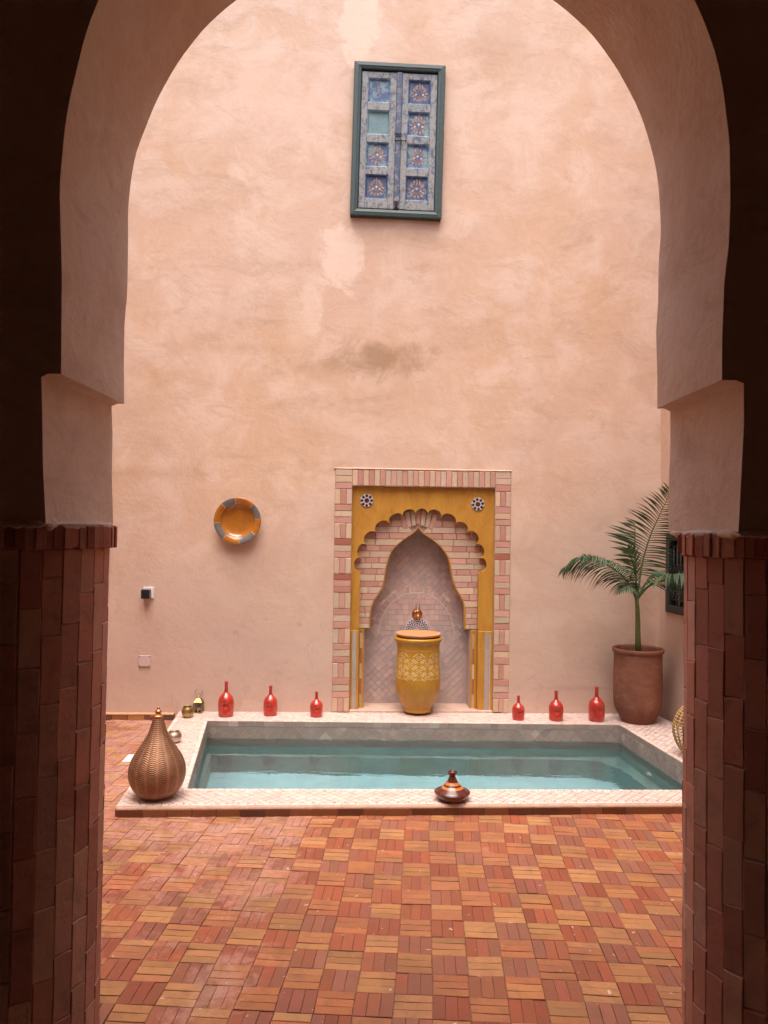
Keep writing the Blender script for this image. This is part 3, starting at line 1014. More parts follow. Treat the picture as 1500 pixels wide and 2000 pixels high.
# mortar bed of the surround
sb = MB()
sb.box(-0.412, -0.268, -0.004, 0.04, SZ0, 2.084); sb.box(0.934, 1.066, -0.004, 0.04, SZ0, 2.084); sb.box(-0.268, 0.934, -0.004, 0.04, 1.942, 2.084)
sb.build('surround_bed', M['niche_mortar'], niche)
blocks = [(1.787, 1.918), (1.500, 1.631), (1.208, 1.342), (0.921, 1.055), (0.629, 0.757), (0.343, 0.471), (0.066, 0.183)]
for (u0, u1, fl) in ((-0.412, -0.268, 0), (0.934, 1.066, 1)):
    dzs = -0.003 if fl else 0
    top = 2.082
    prev = top
    cc = 0
    for (z0, z1) in blocks:
        z0 = max(SZ0, z0 + dzs); z1 += dzs
        nh = 3
        for q in range(nh):
            za = z1 + (prev - z1) * q / nh; zb = z1 + (prev - z1) * (q + 1) / nh
            col = random.choice(CREAM) if q == 1 else random.choice(PINK)
            if prev == top and q == 2:
                col = random.choice(CREAM)
            if random.random() < 0.1:
                col = (0.33, 0.12, 0.08) if q != 1 else random.choice(PINK)
            nbrick(rectj(u0, u1, za, zb), -0.02, 0.010, col)
        for q in range(3):
            ua = u0 + (u1 - u0) * q / 3; ub = u0 + (u1 - u0) * (q + 1) / 3
            nbrick(rectj(ua, ub, z0, z1), -0.02, 0.010, random.choice(PINK) if q == 1 else random.choice(CREAM))
        prev = z0
nsold = 26
for q in range(nsold):
    ua = -0.268 + 1.202 * q / nsold; ub = -0.268 + 1.202 * (q + 1) / nsold
    nbrick(rectj(ua, ub, 1.944, 2.080 + jit(0.003)), -0.02, 0.010 + jit(0.002), random.choice(CREAM) if q % 2 == 0 else random.choice(PINK))
# raised plaster line above the frame
rl = MB(); rl.tube([(-0.42 + 1.49 * s / 30, -0.006, 2.088 + 0.002 * noise.noise(Vector((s * 0.9, 0, 0)))) for s in range(31)], 0.007, 6)
rl.build('plaster_bead', M['back_plaster'], niche, smooth=True)

def ring_poly_slab(outer, inner_path, y0, y1, name, mat, bev=0.006):
    """vertical slab from y0 (front) to y1 (back); outer polygon minus an opening that is open at the bottom.
    outer given as left-bottom, left-top, right-top, right-bottom; inner_path runs left-bottom -> right-bottom"""
    (lb, lt, rt, rb) = outer
    bm = bmesh.new()
    front = [lb, lt, rt, rb] + list(reversed(inner_path))
    vs = [bm.verts.new((u, y0, z)) for u, z in front]
    f = bm.faces.new(vs)
    r = bmesh.ops.extrude_face_region(bm, geom=[f])
    nv = [g for g in r['geom'] if isinstance(g, bmesh.types.BMVert)]
    for v in nv:
        v.co.y = y1
    bmesh.ops.triangulate(bm, faces=[g for g in bm.faces if len(g.verts) > 4])
    bmesh.ops.recalc_face_normals(bm, faces=bm.faces)
    me = bpy.data.meshes.new(name)
    bm.to_mesh(me); bm.free()
    me.materials.append(mat)
    o = bpy.data.objects.new(name, me); COL.objects.link(o); o.parent = niche
    if bev:
        bevel(o, bev, 2, 40)
        autosmooth(o, 40)
    return o
cusps = [(-0.196, 1.236), (-0.181, 1.344), (-0.139, 1.454), (-0.057, 1.55), (0.056, 1.626), (0.163, 1.688), (0.27, 1.714), (0.369, 1.713), (0.481, 1.684), (0.602, 1.629), (0.699, 1.566), (0.777, 1.466), (0.812, 1.353), (0.825, 1.243)]
cen0 = Vector((0.32, 1.30))
scal = [(-0.193, 0.745), (-0.193, 1.222), (-0.196, 1.228)]
for i in range(len(cusps) - 1):
    p, q = Vector(cusps[i]), Vector(cusps[i + 1])
    mid = (p + q) / 2; half = (q - p) / 2
    nr = Vector((-half.y, half.x)).normalized()
    if nr.dot(mid - cen0) < 0:
        nr = -nr
    if scal[-1] != tuple(p):
        scal.append(tuple(p))
    hl = half.length
    for s in range(1, 12):
        t = math.pi * s / 12
        # a horseshoe-like lobe, slightly wider than its mouth
        x = -math.cos(t) * hl * (1 + 0.16 * math.sin(t)); y = math.sin(t) * hl * 1.0
        scal.append(tuple(mid + half.normalized() * x + nr * y))
scal += [cusps[-1], (0.825, 1.228), (0.806, 1.222), (0.806, 0.745)]
slab = ring_poly_slab([(-0.270, 0.745), (-0.270, 1.944), (0.936, 1.944), (0.936, 0.745)], scal, 0.030, 0.076, 'scalloped_arch', M['ochre'], 0.004)
# lower pilasters: ochre posts with a strip of grey tile
def lower(u0, u1, g0, g1, side):
    mb = MB(); mb.box(u0, u1, 0.024, 0.30, SZ0, 0.742)
    bevel(mb.build('pilaster', M['ochre'], niche), 0.008, 2)
    z = SZ0 + 0.004
    while z < 0.70:
        z1 = min(z + 0.125 * random.uniform(0.9, 1.1), 0.725)
        if 0.725 - z1 < 0.03: z1 = 0.725
        nbrick(rectj(g0, g1, z, z1, 0.001), -0.03, -0.021, (0.36, 0.30, 0.26), 0.001, 'tile', 'back_tile')
        z = z1
lower(-0.270, -0.193, -0.250, -0.213, 0)
lower(0.806, 0.936, 0.862, 0.902, 1)
ln = MB(); ln.box(0.905, 0.911, 0.0195, 0.024, SZ0, 0.715)
ln.build('pale_joint', plain('pale_joint', (0.62, 0.50, 0.42), 0.8), niche)
# inner jambs with a painted brick stripe
for (u0, u1, s0, s1) in ((-0.193, -0.150, -0.186, -0.166), (0.752, 0.806, 0.766, 0.786)):
    mb = MB(); mb.box(u0, u1, 0.075, 0.30, SZ0, 0.742)
    bevel(mb.build('jamb', M['ochre'], niche), 0.005, 2)
    z = SZ0 + 0.004; q = 0
    while z < 0.72:
        z1 = min(z + 0.128, 0.738)
        nbrick(rectj(s0, s1, z, z1, 0.001), -0.08, -0.072, random.choice([(0.45, 0.32, 0.20), (0.5, 0.36, 0.24)]) if q % 2 == 0 else (0.33, 0.13, 0.07), 0.001)
        z = z1; q += 1
# brick layer with ogee opening
OG = [(-0.106, 0.745), (-0.105, 0.838), (-0.087, 0.949), (-0.049, 1.015), (-0.011, 1.076), (0.01, 1.131), (0.02, 1.214), (0.034, 1.291), (0.067, 1.391), (0.122, 1.458), (0.193, 1.514), (0.264, 1.565), (0.284, 1.592), (0.295, 1.622),
      (0.306, 1.592), (0.328, 1.564), (0.411, 1.509), (0.488, 1.446), (0.543, 1.375), (0.571, 1.298), (0.585, 1.221), (0.6, 1.138), (0.632, 1.072), (0.671, 1.011), (0.698, 0.945), (0.707, 0.846), (0.708, 0.745)]
def smooth_path(P, n=3):
    out = []
    for i in range(len(P) - 1):
        p0 = Vector(P[max(0, i - 1)]); p1 = Vector(P[i]); p2 = Vector(P[i + 1]); p3 = Vector(P[min(len(P) - 1, i + 2)])
        for s in range(n):
            t = s / n
            out.append(tuple(0.5 * ((2 * p1) + (p2 - p0) * t + (2 * p0 - 5 * p1 + 4 * p2 - p3) * t * t + (3 * p1 - p0 - 3 * p2 + p3) * t ** 3)))
    return out + [P[-1]]
half_l = smooth_path(OG[:14]); half_r = smooth_path(OG[13:])
OGS = half_l[:-1] + half_r
ring_poly_slab([(-0.270, 0.745), (-0.270, 1.944), (0.936, 1.944), (0.936, 0.745)], OGS, 0.094, 0.15, 'ogee_backing', M['niche_mortar'], 0)
# ochre lining of the ogee reveal
lin = MB()
m = len(OGS)
ln_in = []
for i in range(m):
    p = Vector(OGS[max(0, i - 1)]); q = Vector(OGS[min(m - 1, i + 1)]); t = (q - p).normalized()
    ln_in.append(Vector((t.y, -t.x)))     # towards the opening
ia = []
for i, (u, z) in enumerate(OGS):
    nn = ln_in[i]
    wv = 0.0015 * noise.noise(Vector((i * 0.6, 0, 0)))
    ia.append(lin.add([(u - nn.x * 0.003, 0.083, z - nn.y * 0.003), (u + nn.x * (0.005 + wv), 0.080, z + nn.y * (0.005 + wv)), (u + nn.x * 0.006, 0.152, z + nn.y * 0.006)]))
for i in range(m - 1):
    lin.face((ia[i], ia[i] + 1, ia[i + 1] + 1, ia[i + 1])); lin.face((ia[i] + 1, ia[i] + 2, ia[i + 1] + 2, ia[i + 1] + 1))
lin.build('ogee_lining', M['ochre'], niche, smooth=True)
def og_x(z, side):
    pts = half_l if side < 0 else half_r
    for p, q in zip(pts, pts[1:]):
        if (p[1] - z) * (q[1] - z) <= 0 and abs(p[1] - q[1]) > 1e-6:
            return p[0] + (q[0] - p[0]) * (z - p[1]) / (q[1] - p[1])
    return None
zs = [0.748, 0.789, 0.838, 0.882, 0.932, 0.987, 1.042, 1.097, 1.146, 1.203, 1.251, 1.298, 1.347, 1.400, 1.449, 1.504, 1.556, 1.609, 1.665]
for k in range(len(zs) - 1):
    za, zb = zs[k], zs[k + 1]
    creamrow = k % 2 == 0
    for side in (-1, 1):
        if zb < 1.60:
            xa, xb = og_x(za, side), og_x(zb, side)
        else:
            xa = xb = 0.295 + side * 0.075
            if za < 1.565: xa = og_x(za, side)
        far = -0.262 if side < 0 else 0.928
        g = 0.002
        # cut the row into bricks from the outside inwards
        L0 = abs(xa - far)
        lens = []
        w = 0.20 if creamrow else 0.118
        x = far
        first = random.uniform(0.5, 1.0) * w
        cuts = [far]
        while True:
            stepw = first if len(cuts) == 1 else w
            nx = cuts[-1] + (stepw if side < 0 else -stepw)
            if (side < 0 and nx > min(xa, xb) - 0.035) or (side > 0 and nx < max(xa, xb) + 0.035):
                break
            cuts.append(nx)
        for q in range(len(cuts)):
            c0 = cuts[q]
            if q < len(cuts) - 1:
                poly = [(c0, za + g), (cuts[q + 1], za + g), (cuts[q + 1], zb - g), (c0, zb - g)]
                poly = [(p[0] + (g if abs(p[0] - min(c0, cuts[q + 1])) < 1e-6 else -g), p[1]) for p in poly]
            else:
                s_ = -side * g
                poly = [(c0 + s_, za + g), (xa + side * 0.004, za + g), (xb + side * 0.004, zb - g), (c0 + s_, zb - g)]
            if area(poly) < 2e-4:
                continue
            nbrick(poly, -0.10, -0.083, random.choice(CREAM) if creamrow else random.choice(PINK), 0.002)
# standing bricks over the tip
for q, col in zip(range(-3, 4), (PINK, CREAM, CREAM, PINK, CREAM, CREAM, PINK)):
    w = 0.04
    a0 = q * 0.10
    p0 = Vector((0.295 + q * 0.036, 1.630 - abs(q) * 0.012)); up = Vector((math.sin(a0), math.cos(a0))); sd = Vector((up.y, -up.x))
    poly = [p0 - sd * 0.015, p0 + sd * 0.015, p0 + sd * 0.021 + up * 0.13, p0 - sd * 0.021 + up * 0.13]
    nbrick([tuple(v) for v in poly], -0.10, -0.080, random.choice(col), 0.002)
# zellige back of the niche
BY = 0.262
nb = MB(); nb.box(-0.22, 0.88, BY + 0.004, BY + 0.03, 0.04, 1.72)
nb.build('grout_back', plain('pale_grout', (0.72, 0.60, 0.54), 0.9, scale=30, var=0.3), niche)
tl = MB()
def btile(poly, g0=None):
    col = vary(random.choice([(0.50, 0.385, 0.36), (0.46, 0.355, 0.335), (0.53, 0.40, 0.365), (0.44, 0.35, 0.335)]), 0.06)
    h = jit(0.0012)
    g = random.choice((0.0002, 0.0003, 0.0006, 0.0016))
    poly = shrink(poly, g0 or g)
    t1, t2 = jit(0.03), jit(0.03)
    cu, cz = cen(poly)
    def mp(u, z, hh):
        return (u, BY + 0.002 - hh - (h + (u - cu) * t1 + (z - cz) * t2 if hh > 0 else 0), z)
    tl.piece(poly, mp, -0.004, 0.002, 0.0005, col)
def band_r(t):          # arched band centre line, r scaled
    return None
BC = Vector((0.306, 0.66)); BA_, BB_ = 0.335, 0.385
def band_f(u, z):
    return math.sqrt(((u - BC.x) / BA_) ** 2 + ((z - BC.y) / BB_) ** 2)
hd = 0.046 / math.sqrt(2)
for i in range(-2, 36):
    for j in range(-1, 52):
        if (i + j) % 2:
            continue
        u, z = -0.21 + i * hd, 0.06 + j * hd
        if z > 0.66 and band_f(u, z) < 1.14:
            continue
        r = hd - 0.0006
        btile([(u + r, z), (u, z + r), (u - r, z), (u, z - r)])
nB = 27
for i in range(nB):      # the arched border of upright tiles
    t0_, t1_ = math.pi * i / nB, math.pi * (i + 1) / nB
    def e(t, f): return (BC.x + BA_ * f * math.cos(t), BC.y + BB_ * f * math.sin(t))
    btile([e(t0_ + 0.006, 1.0), e(t0_ + 0.006, 1.13), e(t1_ - 0.006, 1.13), e(t1_ - 0.006, 1.0)][::-1], g0=0.0022)
for i in range(18):      # square tiles inside it
    for j in range(9):
        u0, z0 = BC.x - 0.345 + i * 0.0385, 0.662 + j * 0.046
        sq = [(u0, z0), (u0 + 0.0375, z0), (u0 + 0.0375, z0 + 0.045), (u0, z0 + 0.045)]
        conv = [(BC.x + BA_ * 0.975 * math.cos(math.pi * s / 24), BC.y + BB_ * 0.975 * math.sin(math.pi * s / 24)) for s in range(25)]
        pl = clip(sq, conv)
        if pl and area(pl) > 2e-4:
            btile(pl)
o = tl.build('tile_panel', M['back_tile'], niche, fix=True); o['kind'] = 'stuff'
# cheeks of the lower opening
ck = MB(); ck.box(-0.152, -0.146, 0.10, BY + 0.01, SZ0, 0.742); ck.box(0.748, 0.754, 0.10, BY + 0.01, SZ0, 0.742)
ck.box(-0.2, -0.107, 0.15, 0.27, 0.745, 1.7); ck.box(0.71, 0.8, 0.15, 0.27, 0.745, 1.7)
ck.build('cheek', M['back_tile'], niche)
for v in ('cheek',):
    me = bpy.data.objects[v].data
    for dcol in me.color_attributes["tint"].data:
        dcol.color = (0.46, 0.355, 0.325, 1)
# sill of the niche
sl = MB(); sl.box(-0.268, 0.934, 0.0, BY + 0.01, 0.03, 0.080)
bevel(sl.build('niche_sill', plain('sill_plaster', (0.52, 0.36, 0.29), 0.7, scale=10, var=0.2, bump=0.3), niche), 0.008, 2)

# rosettes: octagonal mosaic medallions
def octa(cu, cz, r, a0=0.0, n=8):
    return [(cu + r * math.cos(a0 + 2 * math.pi * i / n), cz + r * math.sin(a0 + 2 * math.pi * i / n)) for i in range(n)]
def rosette(cu, cz, y, a_off=0.0):
    mb = MB()
    def mp(u, z, h): return (u, y - h, z)
    mb.piece(octa(cu, cz, 0.058, R(22.5) + a_off), mp, -0.004, 0.008, 0.003, (0.48, 0.44, 0.45))
    base = mb.build('medallion', M['mosaic'], niche)
    md = MB()
    md.piece(octa(cu, cz, 0.021, a_off), mp, 0.007, 0.0095, 0.0006, (0.09, 0.02, 0.015))
    for k in range(8):
        a = a_off + R(22.5) + k * math.pi / 4 + R(22.5)
        pu, pz = cu + 0.039 * math.cos(a), cz + 0.039 * math.sin(a)
        pts = [(pu + 0.016 * math.cos(a), pz + 0.016 * math.sin(a)), (pu + 0.0125 * math.cos(a + 1.35), pz + 0.0125 * math.sin(a + 1.35)), (pu + 0.0115 * math.cos(a + 2.5), pz + 0.0115 * math.sin(a + 2.5)), (pu + 0.0115 * math.cos(a - 2.5), pz + 0.0115 * math.sin(a - 2.5)), (pu + 0.0125 * math.cos(a - 1.35), pz + 0.0125 * math.sin(a - 1.35))]
        md.piece(pts, mp, 0.007, 0.0095, 0.0006, (0.02, 0.012, 0.03))
    md.build('mosaic_star', M['mosaic'], base)
rosette(-0.145, 1.823, 0.030)
rosette(0.792, 1.806, 0.030, 0.15)
# mosaic disc and copper spout on the niche back
DU, DZ = 0.310, 0.715
disc = MB()
def dmp(u, z, h): return (u, BY - 0.004 - h, z)
disc.piece([(DU + 0.105 * math.cos(2 * math.pi * i / 32), DZ + 0.105 * math.sin(2 * math.pi * i / 32)) for i in range(32)], dmp, -0.01, 0.006, 0.002, (0.55, 0.53, 0.56))
do = disc.build('mosaic_disc', M['mosaic'], niche)
ds = MB()
for rr, n_, s_ in ((0.092, 24, 0.0085), (0.074, 24, 0.0090), (0.055, 16, 0.0085), (0.038, 16, 0.0055), (0.026, 16, 0.004)):
    for kk in range(n_):
        a = 2 * math.pi * (kk + (0.5 if rr in (0.074, 0.038) else 0)) / n_
        pu, pz = DU + rr * math.cos(a), DZ + rr * math.sin(a)
        ds.piece(octa(pu, pz, s_, a, 4), dmp, 0.005, 0.0075, 0.0005, (0.015, 0.012, 0.035) if rr != 0.038 else (0.12, 0.02, 0.012))
ds.build('mosaic_star', M['mosaic'], do)
copper = NT('aged_copper')
co = copper.coords()
cn = copper.noise(co, 40, 5, 0.7)
copper.set(copper.mix(copper.ramp(cn, [(0.35, 0.0), (0.7, 1.0)]), (0.42, 0.17, 0.07), (0.62, 0.32, 0.16)), copper.ramp(cn, [(0.3, 0.25), (0.7, 0.5)]), 1.0)
copper.bump(cn, 0.2, 0.002)
M['copper'] = copper.m
sp = MB()
# a domed rose, a short spout and two upright handles like ears
sp.lathe([(0.044, 0.0), (0.044, 0.006), (0.040, 0.014), (0.026, 0.024), (0.012, 0.028)], 28)
spo = sp.build('water_spout', M['copper'], niche, smooth=True)
spo.location = (0.310, BY - 0.006, 0.852); spo.rotation_euler = (R(90), 0, 0)
e_ = MB()
e_.tube([(0, 0.0, 0.02), (0, 0.012, 0.06), (0, 0.010, 0.10), (0, -0.010, 0.118), (0, -0.030, 0.118)], lambda t: 0.009 - 0.002 * t, 10)
e_.build('spout_pipe', M['copper'], spo, smooth=True)
for s in (-1, 1):
    h_ = MB()
    h_.tube([(s * 0.004, 0.018, 0.05), (s * 0.014, 0.04, 0.055), (s * 0.016, 0.065, 0.05), (s * 0.013, 0.088, 0.045), (s * 0.017, 0.105, 0.045)], lambda t: 0.006 - 0.0035 * t, 8)
    h_.build('spout_handle', M['copper'], spo, smooth=True)

# ------------------------------------------------------------------ wall base tiles left of the pool
bt = thing('base_tile_row', 'low row of ochre and brown tiles along the wall foot left of the pool', 'skirting tiles', wall_pt(-2.3, 0), WA)
x = -0.98
while x < 0.60:
    w = 0.133 * random.uniform(0.95, 1.05)
    if x + w > 0.60: w = 0.60 - x
    if w < 0.02: break
    mb = MB()
    tl_ = jit(0.01)
    def mp(s, z, h, tl_=tl_): return (s, -h, z)
    col = random.choice([(0.34, 0.16, 0.06), (0.26, 0.095, 0.045), (0.38, 0.19, 0.08), (0.16, 0.06, 0.035)])
    if x > 0.42: col = (0.11, 0.06, 0.045)
    mb.piece([(x + 0.0015, -0.004), (x + w - 0.0015, -0.004), (x + w - 0.0015, 0.040 + jit(0.001)), (x + 0.0015, 0.040 + jit(0.001))], mp, -0.02, 0.045, 0.002, vary(col, 0.1))
    mb.build('tile', M['edge_brick'], bt, fix=True)
    x += w
cap = MB(); cap.box(-0.98, 0.60, -0.047, 0.02, 0.041, 0.052)
bevel(cap.build('mortar_cap', plain('mortar_cap', (0.50, 0.30, 0.16), 0.8, scale=12, var=0.2), bt), 0.004, 2)

# ------------------------------------------------------------------ painted shutters high on the wall
win = thing('painted_shutter_window', 'blue painted double shutters in a dark green frame, high on the wall', 'window', wall_pt(0.072, 4.845, 0.034), WA)
win.rotation_euler = (0, R(0.9), WA)
FW, FH = 0.762, 1.302
grn = plain('green_grey_paint', (0.035, 0.058, 0.055), 0.5, scale=30, var=0.3, bump=0.15)
hw, hh, ft = FW / 2, FH / 2, 0.058
fr = MB()
# frame with an inner cove: profile swept round the opening
def rect_ring(mb, pr, w, h):
    """pr: list of (inset, out) from outer to inner edge"""
    rows = []
    for (ins_, out_) in pr:
        x, z = w - ins_, h - ins_
        rows.append(mb.add([(-x, -out_, -z), (x, -out_, -z), (x, -out_, z), (-x, -out_, z)]))
    for a, b in zip(rows, rows[1:]):
        for i in range(4):
            j = (i + 1) % 4
            mb.face((a + i, a + j, b + j, b + i))
rect_ring(fr, [(0.0, -0.06), (0.0, 0.022), (0.004, 0.028), (0.034, 0.032), (0.040, 0.028), (0.054, 0.024), (0.060, 0.018), (0.060, -0.03)], hw, hh)
fr.build('window_frame', grn, win, fix=True)
# rope-like carved edge
rope = MB()
per = []
npb = 26
for (p, q, cnt) in (((-hw, -hh), (hw, -hh), 34), ((hw, -hh), (hw, hh), 58), ((hw, hh), (-hw, hh), 34), ((-hw, hh), (-hw, -hh), 58)):
    for i in range(cnt):
        t = (i + 0.5) / cnt
        u, z = p[0] + (q[0] - p[0]) * t, p[1] + (q[1] - p[1]) * t
        s_ = 0.0075
        b = rope.add([(u + dx * s_, -0.014 + dy * s_, z + dz * s_) for dx, dy, dz in ((1, 0, 0), (0, 0, 1), (-1, 0, 0), (0, 0, -1), (0, -1, 0), (0, 1, 0))])
        for f in ((0, 1, 4), (1, 2, 4), (2, 3, 4), (3, 0, 4), (1, 0, 5), (2, 1, 5), (3, 2, 5), (0, 3, 5)):
            rope.face([b + k for k in f])
rope.build('beaded_edge', grn, win, fix=True)
# peeling paint
k = NT('peeling_blue_paint')
co = k.coords()
nA = k.noise(co, 9, 8, 0.75, 0.8); nB_ = k.noise(k.mapping(co, (1, 1, 0.5)), 22, 7, 0.75, 1.0); nC = k.noise(co, 45, 5, 0.7)
c = k.mix(k.ramp(nA, [(0.42, 0.0), (0.62, 1.0)]), (0.29, 0.275, 0.265), (0.20, 0.25, 0.25))
c = k.mix(k.ramp(nB_, [(0.52, 0.0), (0.58, 0.85)]), c, (0.055, 0.08, 0.145))
c = k.mix(k.ramp(nC, [(0.55, 0.0), (0.61, 0.85)]), c, (0.15, 0.085, 0.06))
k.set(c, 0.7); k.bump(nC, 0.4, 0.003)
M['peel'] = k.m
def panel_paint(name, base, worn, amt):
    k = NT(name)
    co = k.coords()
    n1 = k.noise(co, 14, 8, 0.75, 0.6); n2 = k.noise(co, 50, 4, 0.7)
    c = k.mix(k.ramp(n1, [(amt, 0.0), (amt + 0.10, 1.0)]), base, worn)
    c = k.mix(k.ramp(n2, [(0.62, 0.0), (0.70, 0.6)]), c, (0.20, 0.14, 0.10))
    k.set(c, 0.6); k.bump(n2, 0.3, 0.002)
    return k.m
P_BLUE = panel_paint('cobalt_panel_paint', (0.045, 0.072, 0.155), (0.18, 0.24, 0.28), 0.52)
P_TEAL = panel_paint('worn_turquoise_paint', (0.12, 0.215, 0.235), (0.18, 0.25, 0.25), 0.45)
P_MIX = panel_paint('blue_turquoise_paint', (0.06, 0.09, 0.20), (0.19, 0.29, 0.31), 0.47)
MOT = tinted('painted_flowers', 0.6, 0.3, 26, 0.1, gamt=0.85, grime=(0.07, 0.09, 0.18))
def motif(parent, cu, cz, y, kind, mirror=1):
    mb = MB()
    sc_ = random.uniform(1.08, 1.25)
    def mp(u, z, h): return (cu + u * sc_, y - h, cz + 0.006 + z * sc_)
    def petal(u, z, a, L, w, col, h=0.0012):
        ca, sa = math.cos(a), math.sin(a)
        pts = [(0, 0), (L * 0.45, w), (L, 0), (L * 0.45, -w)]
        mb.piece([(u + p * ca - q * sa, z + p * sa + q * ca) for p, q in pts], mp, -0.0005, h, 0.0002, col)
    TAN, ORG, CRM = (0.33, 0.215, 0.14), (0.30, 0.12, 0.055), (0.56, 0.51, 0.48)
    if kind == 'faded':
        for q in range(5):
            petal(jit(0.02), -0.05 + q * 0.02, R(90) + jit(0.4), 0.03, 0.006, (0.28, 0.24, 0.16))
        return mb.build('painted_flowers', MOT, parent)
    for q in range(13):       # fan of outer leaves
        a = R(-75 + q * 27.5)
        rad = 0.056 + 0.010 * (q % 2)
        petal(rad * 0.55 * math.cos(a), -0.012 + rad * 0.55 * math.sin(a), a, 0.032, 0.0085, vary(TAN, 0.2))
    for q in range(9):
        a = R(-90 + q * 40)
        petal(0.016 * math.cos(a), -0.012 + 0.016 * math.sin(a), a, 0.020, 0.006, vary(ORG, 0.2), 0.0016)
    for (u, z) in ((-0.018, 0.045), (0.018, 0.045)):
        petal(u, z - 0.006, R(90), 0.018, 0.0045, CRM, 0.002)
    petal(0, 0.030, R(90), 0.050, 0.008, TAN, 0.0016)
    for s in (-1, 1):
        petal(s * 0.034, -0.022, R(90 + s * 50), 0.022, 0.006, CRM, 0.002)
        petal(s * 0.030, 0.005, R(90 - s * 20), 0.040, 0.007, TAN, 0.0016)
    if kind != 'plain':
        for q in range(4):
            petal(0, 0.0, R(90 * q), 0.013, 0.0032, (0.75, 0.70, 0.66), 0.0022)
    return mb.build('painted_flowers', MOT, parent)
def leaf(u0, u1, spec):
    z0, z1 = -hh + 0.072, hh - 0.074
    y = -0.008
    st = 0.052
    prow = [(z1 - 0.052 - 0.205 - i * 0.2725, z1 - 0.052 - i * 0.2725) for i in range(4)]
    mb = MB()
    mb.box(u0, u0 + st, y, 0.03, z0, z1); mb.box(u1 - st, u1, y, 0.03, z0, z1)
    zt = z1
    for (pa, pb) in prow:
        mb.box(u0 + st + 0.0005, u1 - st - 0.0005, y + 0.0015, 0.03, pb, zt)
        zt = pa
    mb.box(u0 + st + 0.0005, u1 - st - 0.0005, y + 0.0015, 0.03, z0, zt)
    lf = bevel(mb.build('shutter_leaf', M['peel'], win), 0.003, 2)
    for i, (pa, pb) in enumerate(prow):
        kd, mt = spec[i]
        pm = MB()
        uc, zc = (u0 + u1) / 2, (pa + pb) / 2
        wq, hq = (u1 - u0) / 2 - st, (pb - pa) / 2
        # moulded edge and field
        rows = []
        for (i_, o_) in ((0.0, 0.003), (0.007, 0.000), (0.014, -0.014), (0.022, -0.014)):
            rows.append(pm.add([(uc - wq + i_, -o_, zc - hq + i_), (uc + wq - i_, -o_, zc - hq + i_), (uc + wq - i_, -o_, zc + hq - i_), (uc - wq + i_, -o_, zc + hq - i_)]))
        for a, b in zip(rows, rows[1:]):
            for q in range(4):
                w_ = (q + 1) % 4
                pm.face((a + q, a + w_, b + w_, b + q))
        pm.face([rows[-1] + q for q in range(4)])
        pn = pm.build('panel', mt, lf, fix=False)
        if kd:
            # a painted motif belongs to the panel's leaf, kept at sub-part level
            motif(lf, uc, zc, 0.014, kd)
    return lf
leaf(-0.316, -0.022, [('faded', P_MIX), (None, P_TEAL), ('star', P_MIX), ('star', P_BLUE)])
leaf(0.024, 0.318, [('plain', P_BLUE), ('star', P_MIX), ('star', P_MIX), ('star', P_BLUE)])
ast = MB()
ast.box(-0.021, 0.023, -0.020, 0.02, -hh + 0.072, hh - 0.074)
bevel(ast.build('cover_strip', panel_paint('strip_paint', (0.055, 0.075, 0.135), (0.25, 0.25, 0.25), 0.50), win), 0.004, 2)
iron = plain('dark_iron', (0.035, 0.025, 0.022), 0.5, 0.7)
for s in (-1, 1):
    rg = MB()
    rg.tube([(s * 0.017 + 0.014 * math.cos(t * math.pi / 8), -0.024, 0.013 * math.sin(t * math.pi / 8)) for t in range(16)], 0.0028, 6, closed=True)
    rg.build('ring_pull', iron, win, smooth=True).location = (0.001, 0, 0.045)
bl = MB()
bl.tube([(-0.03, -0.026, -0.005), (0.07, -0.026, -0.007)], 0.004, 6); bl.tube([(0.028, -0.022, -0.005), (0.028, -0.022, -0.035)], 0.003, 6)
bl.build('latch', iron, win)
bl = MB()
bl.tube([(-0.004, -0.022, -0.52), (-0.004, -0.026, -0.57), (0.010, -0.026, -0.57), (0.010, -0.026, -0.545)], 0.003, 6); bl.box(-0.014, 0.014, -0.023, -0.02, -0.575, -0.515)
bl.build('bolt', iron, win)
bkp = MB(); bkp.box(-0.33, 0.33, 0.0165, 0.030, -0.59, 0.59)
bkp.build('backing_board', plain('dark_board', (0.05, 0.035, 0.03), 0.8), win)

# ------------------------------------------------------------------ grilled window in the side wall
gw = thing('grilled_window', 'dark iron grille window in the side wall behind the palm', 'window', RW0 + rw_dir * WIN[0] + Vector((0, 0, WIN[2])), rw_ang)
GWW, GWH = WIN[1] - WIN[0], WIN[3] - WIN[2]
dk = plain('black_green_paint', (0.018, 0.020, 0.020), 0.45, scale=20)
g = MB()
for (x0, x1, z0, z1) in ((-0.012, 0.05, -0.012, GWH + 0.012), (GWW - 0.05, GWW + 0.012, -0.012, GWH + 0.012), (0.051, GWW - 0.051, -0.012, 0.05), (0.051, GWW - 0.051, GWH - 0.05, GWH + 0.012)):
    g.box(x0, x1, -0.014, 0.05, z0, z1)
bevel(g.build('window_frame', dk, gw), 0.004, 2)
for i in range(7):
    x = 0.05 + (GWW - 0.10) * (i + 0.5) / 7
    gb = MB(); gb.tube([(x, 0.015, 0.04), (x, 0.015, GWH - 0.04)], 0.006, 8)
    gb.build('bar', dk, gw, smooth=True)
for z in (0.10, 0.17, 0.31, 0.38, 0.53):
    gb = MB(); gb.box(0.05, GWW - 0.05, 0.008, 0.013, z - 0.006, z + 0.006)
    gb.build('cross_bar', dk, gw)
sc = MB()
for i in range(7):
    for z in (0.135, 0.345):
        x = 0.05 + (GWW - 0.10) * (i + 0.5) / 7
        sc.tube([(x + 0.02 * math.cos(t * math.pi / 6), 0.010, z + 0.02 * math.sin(t * math.pi / 6)) for t in range(12)], 0.003, 5, closed=True)
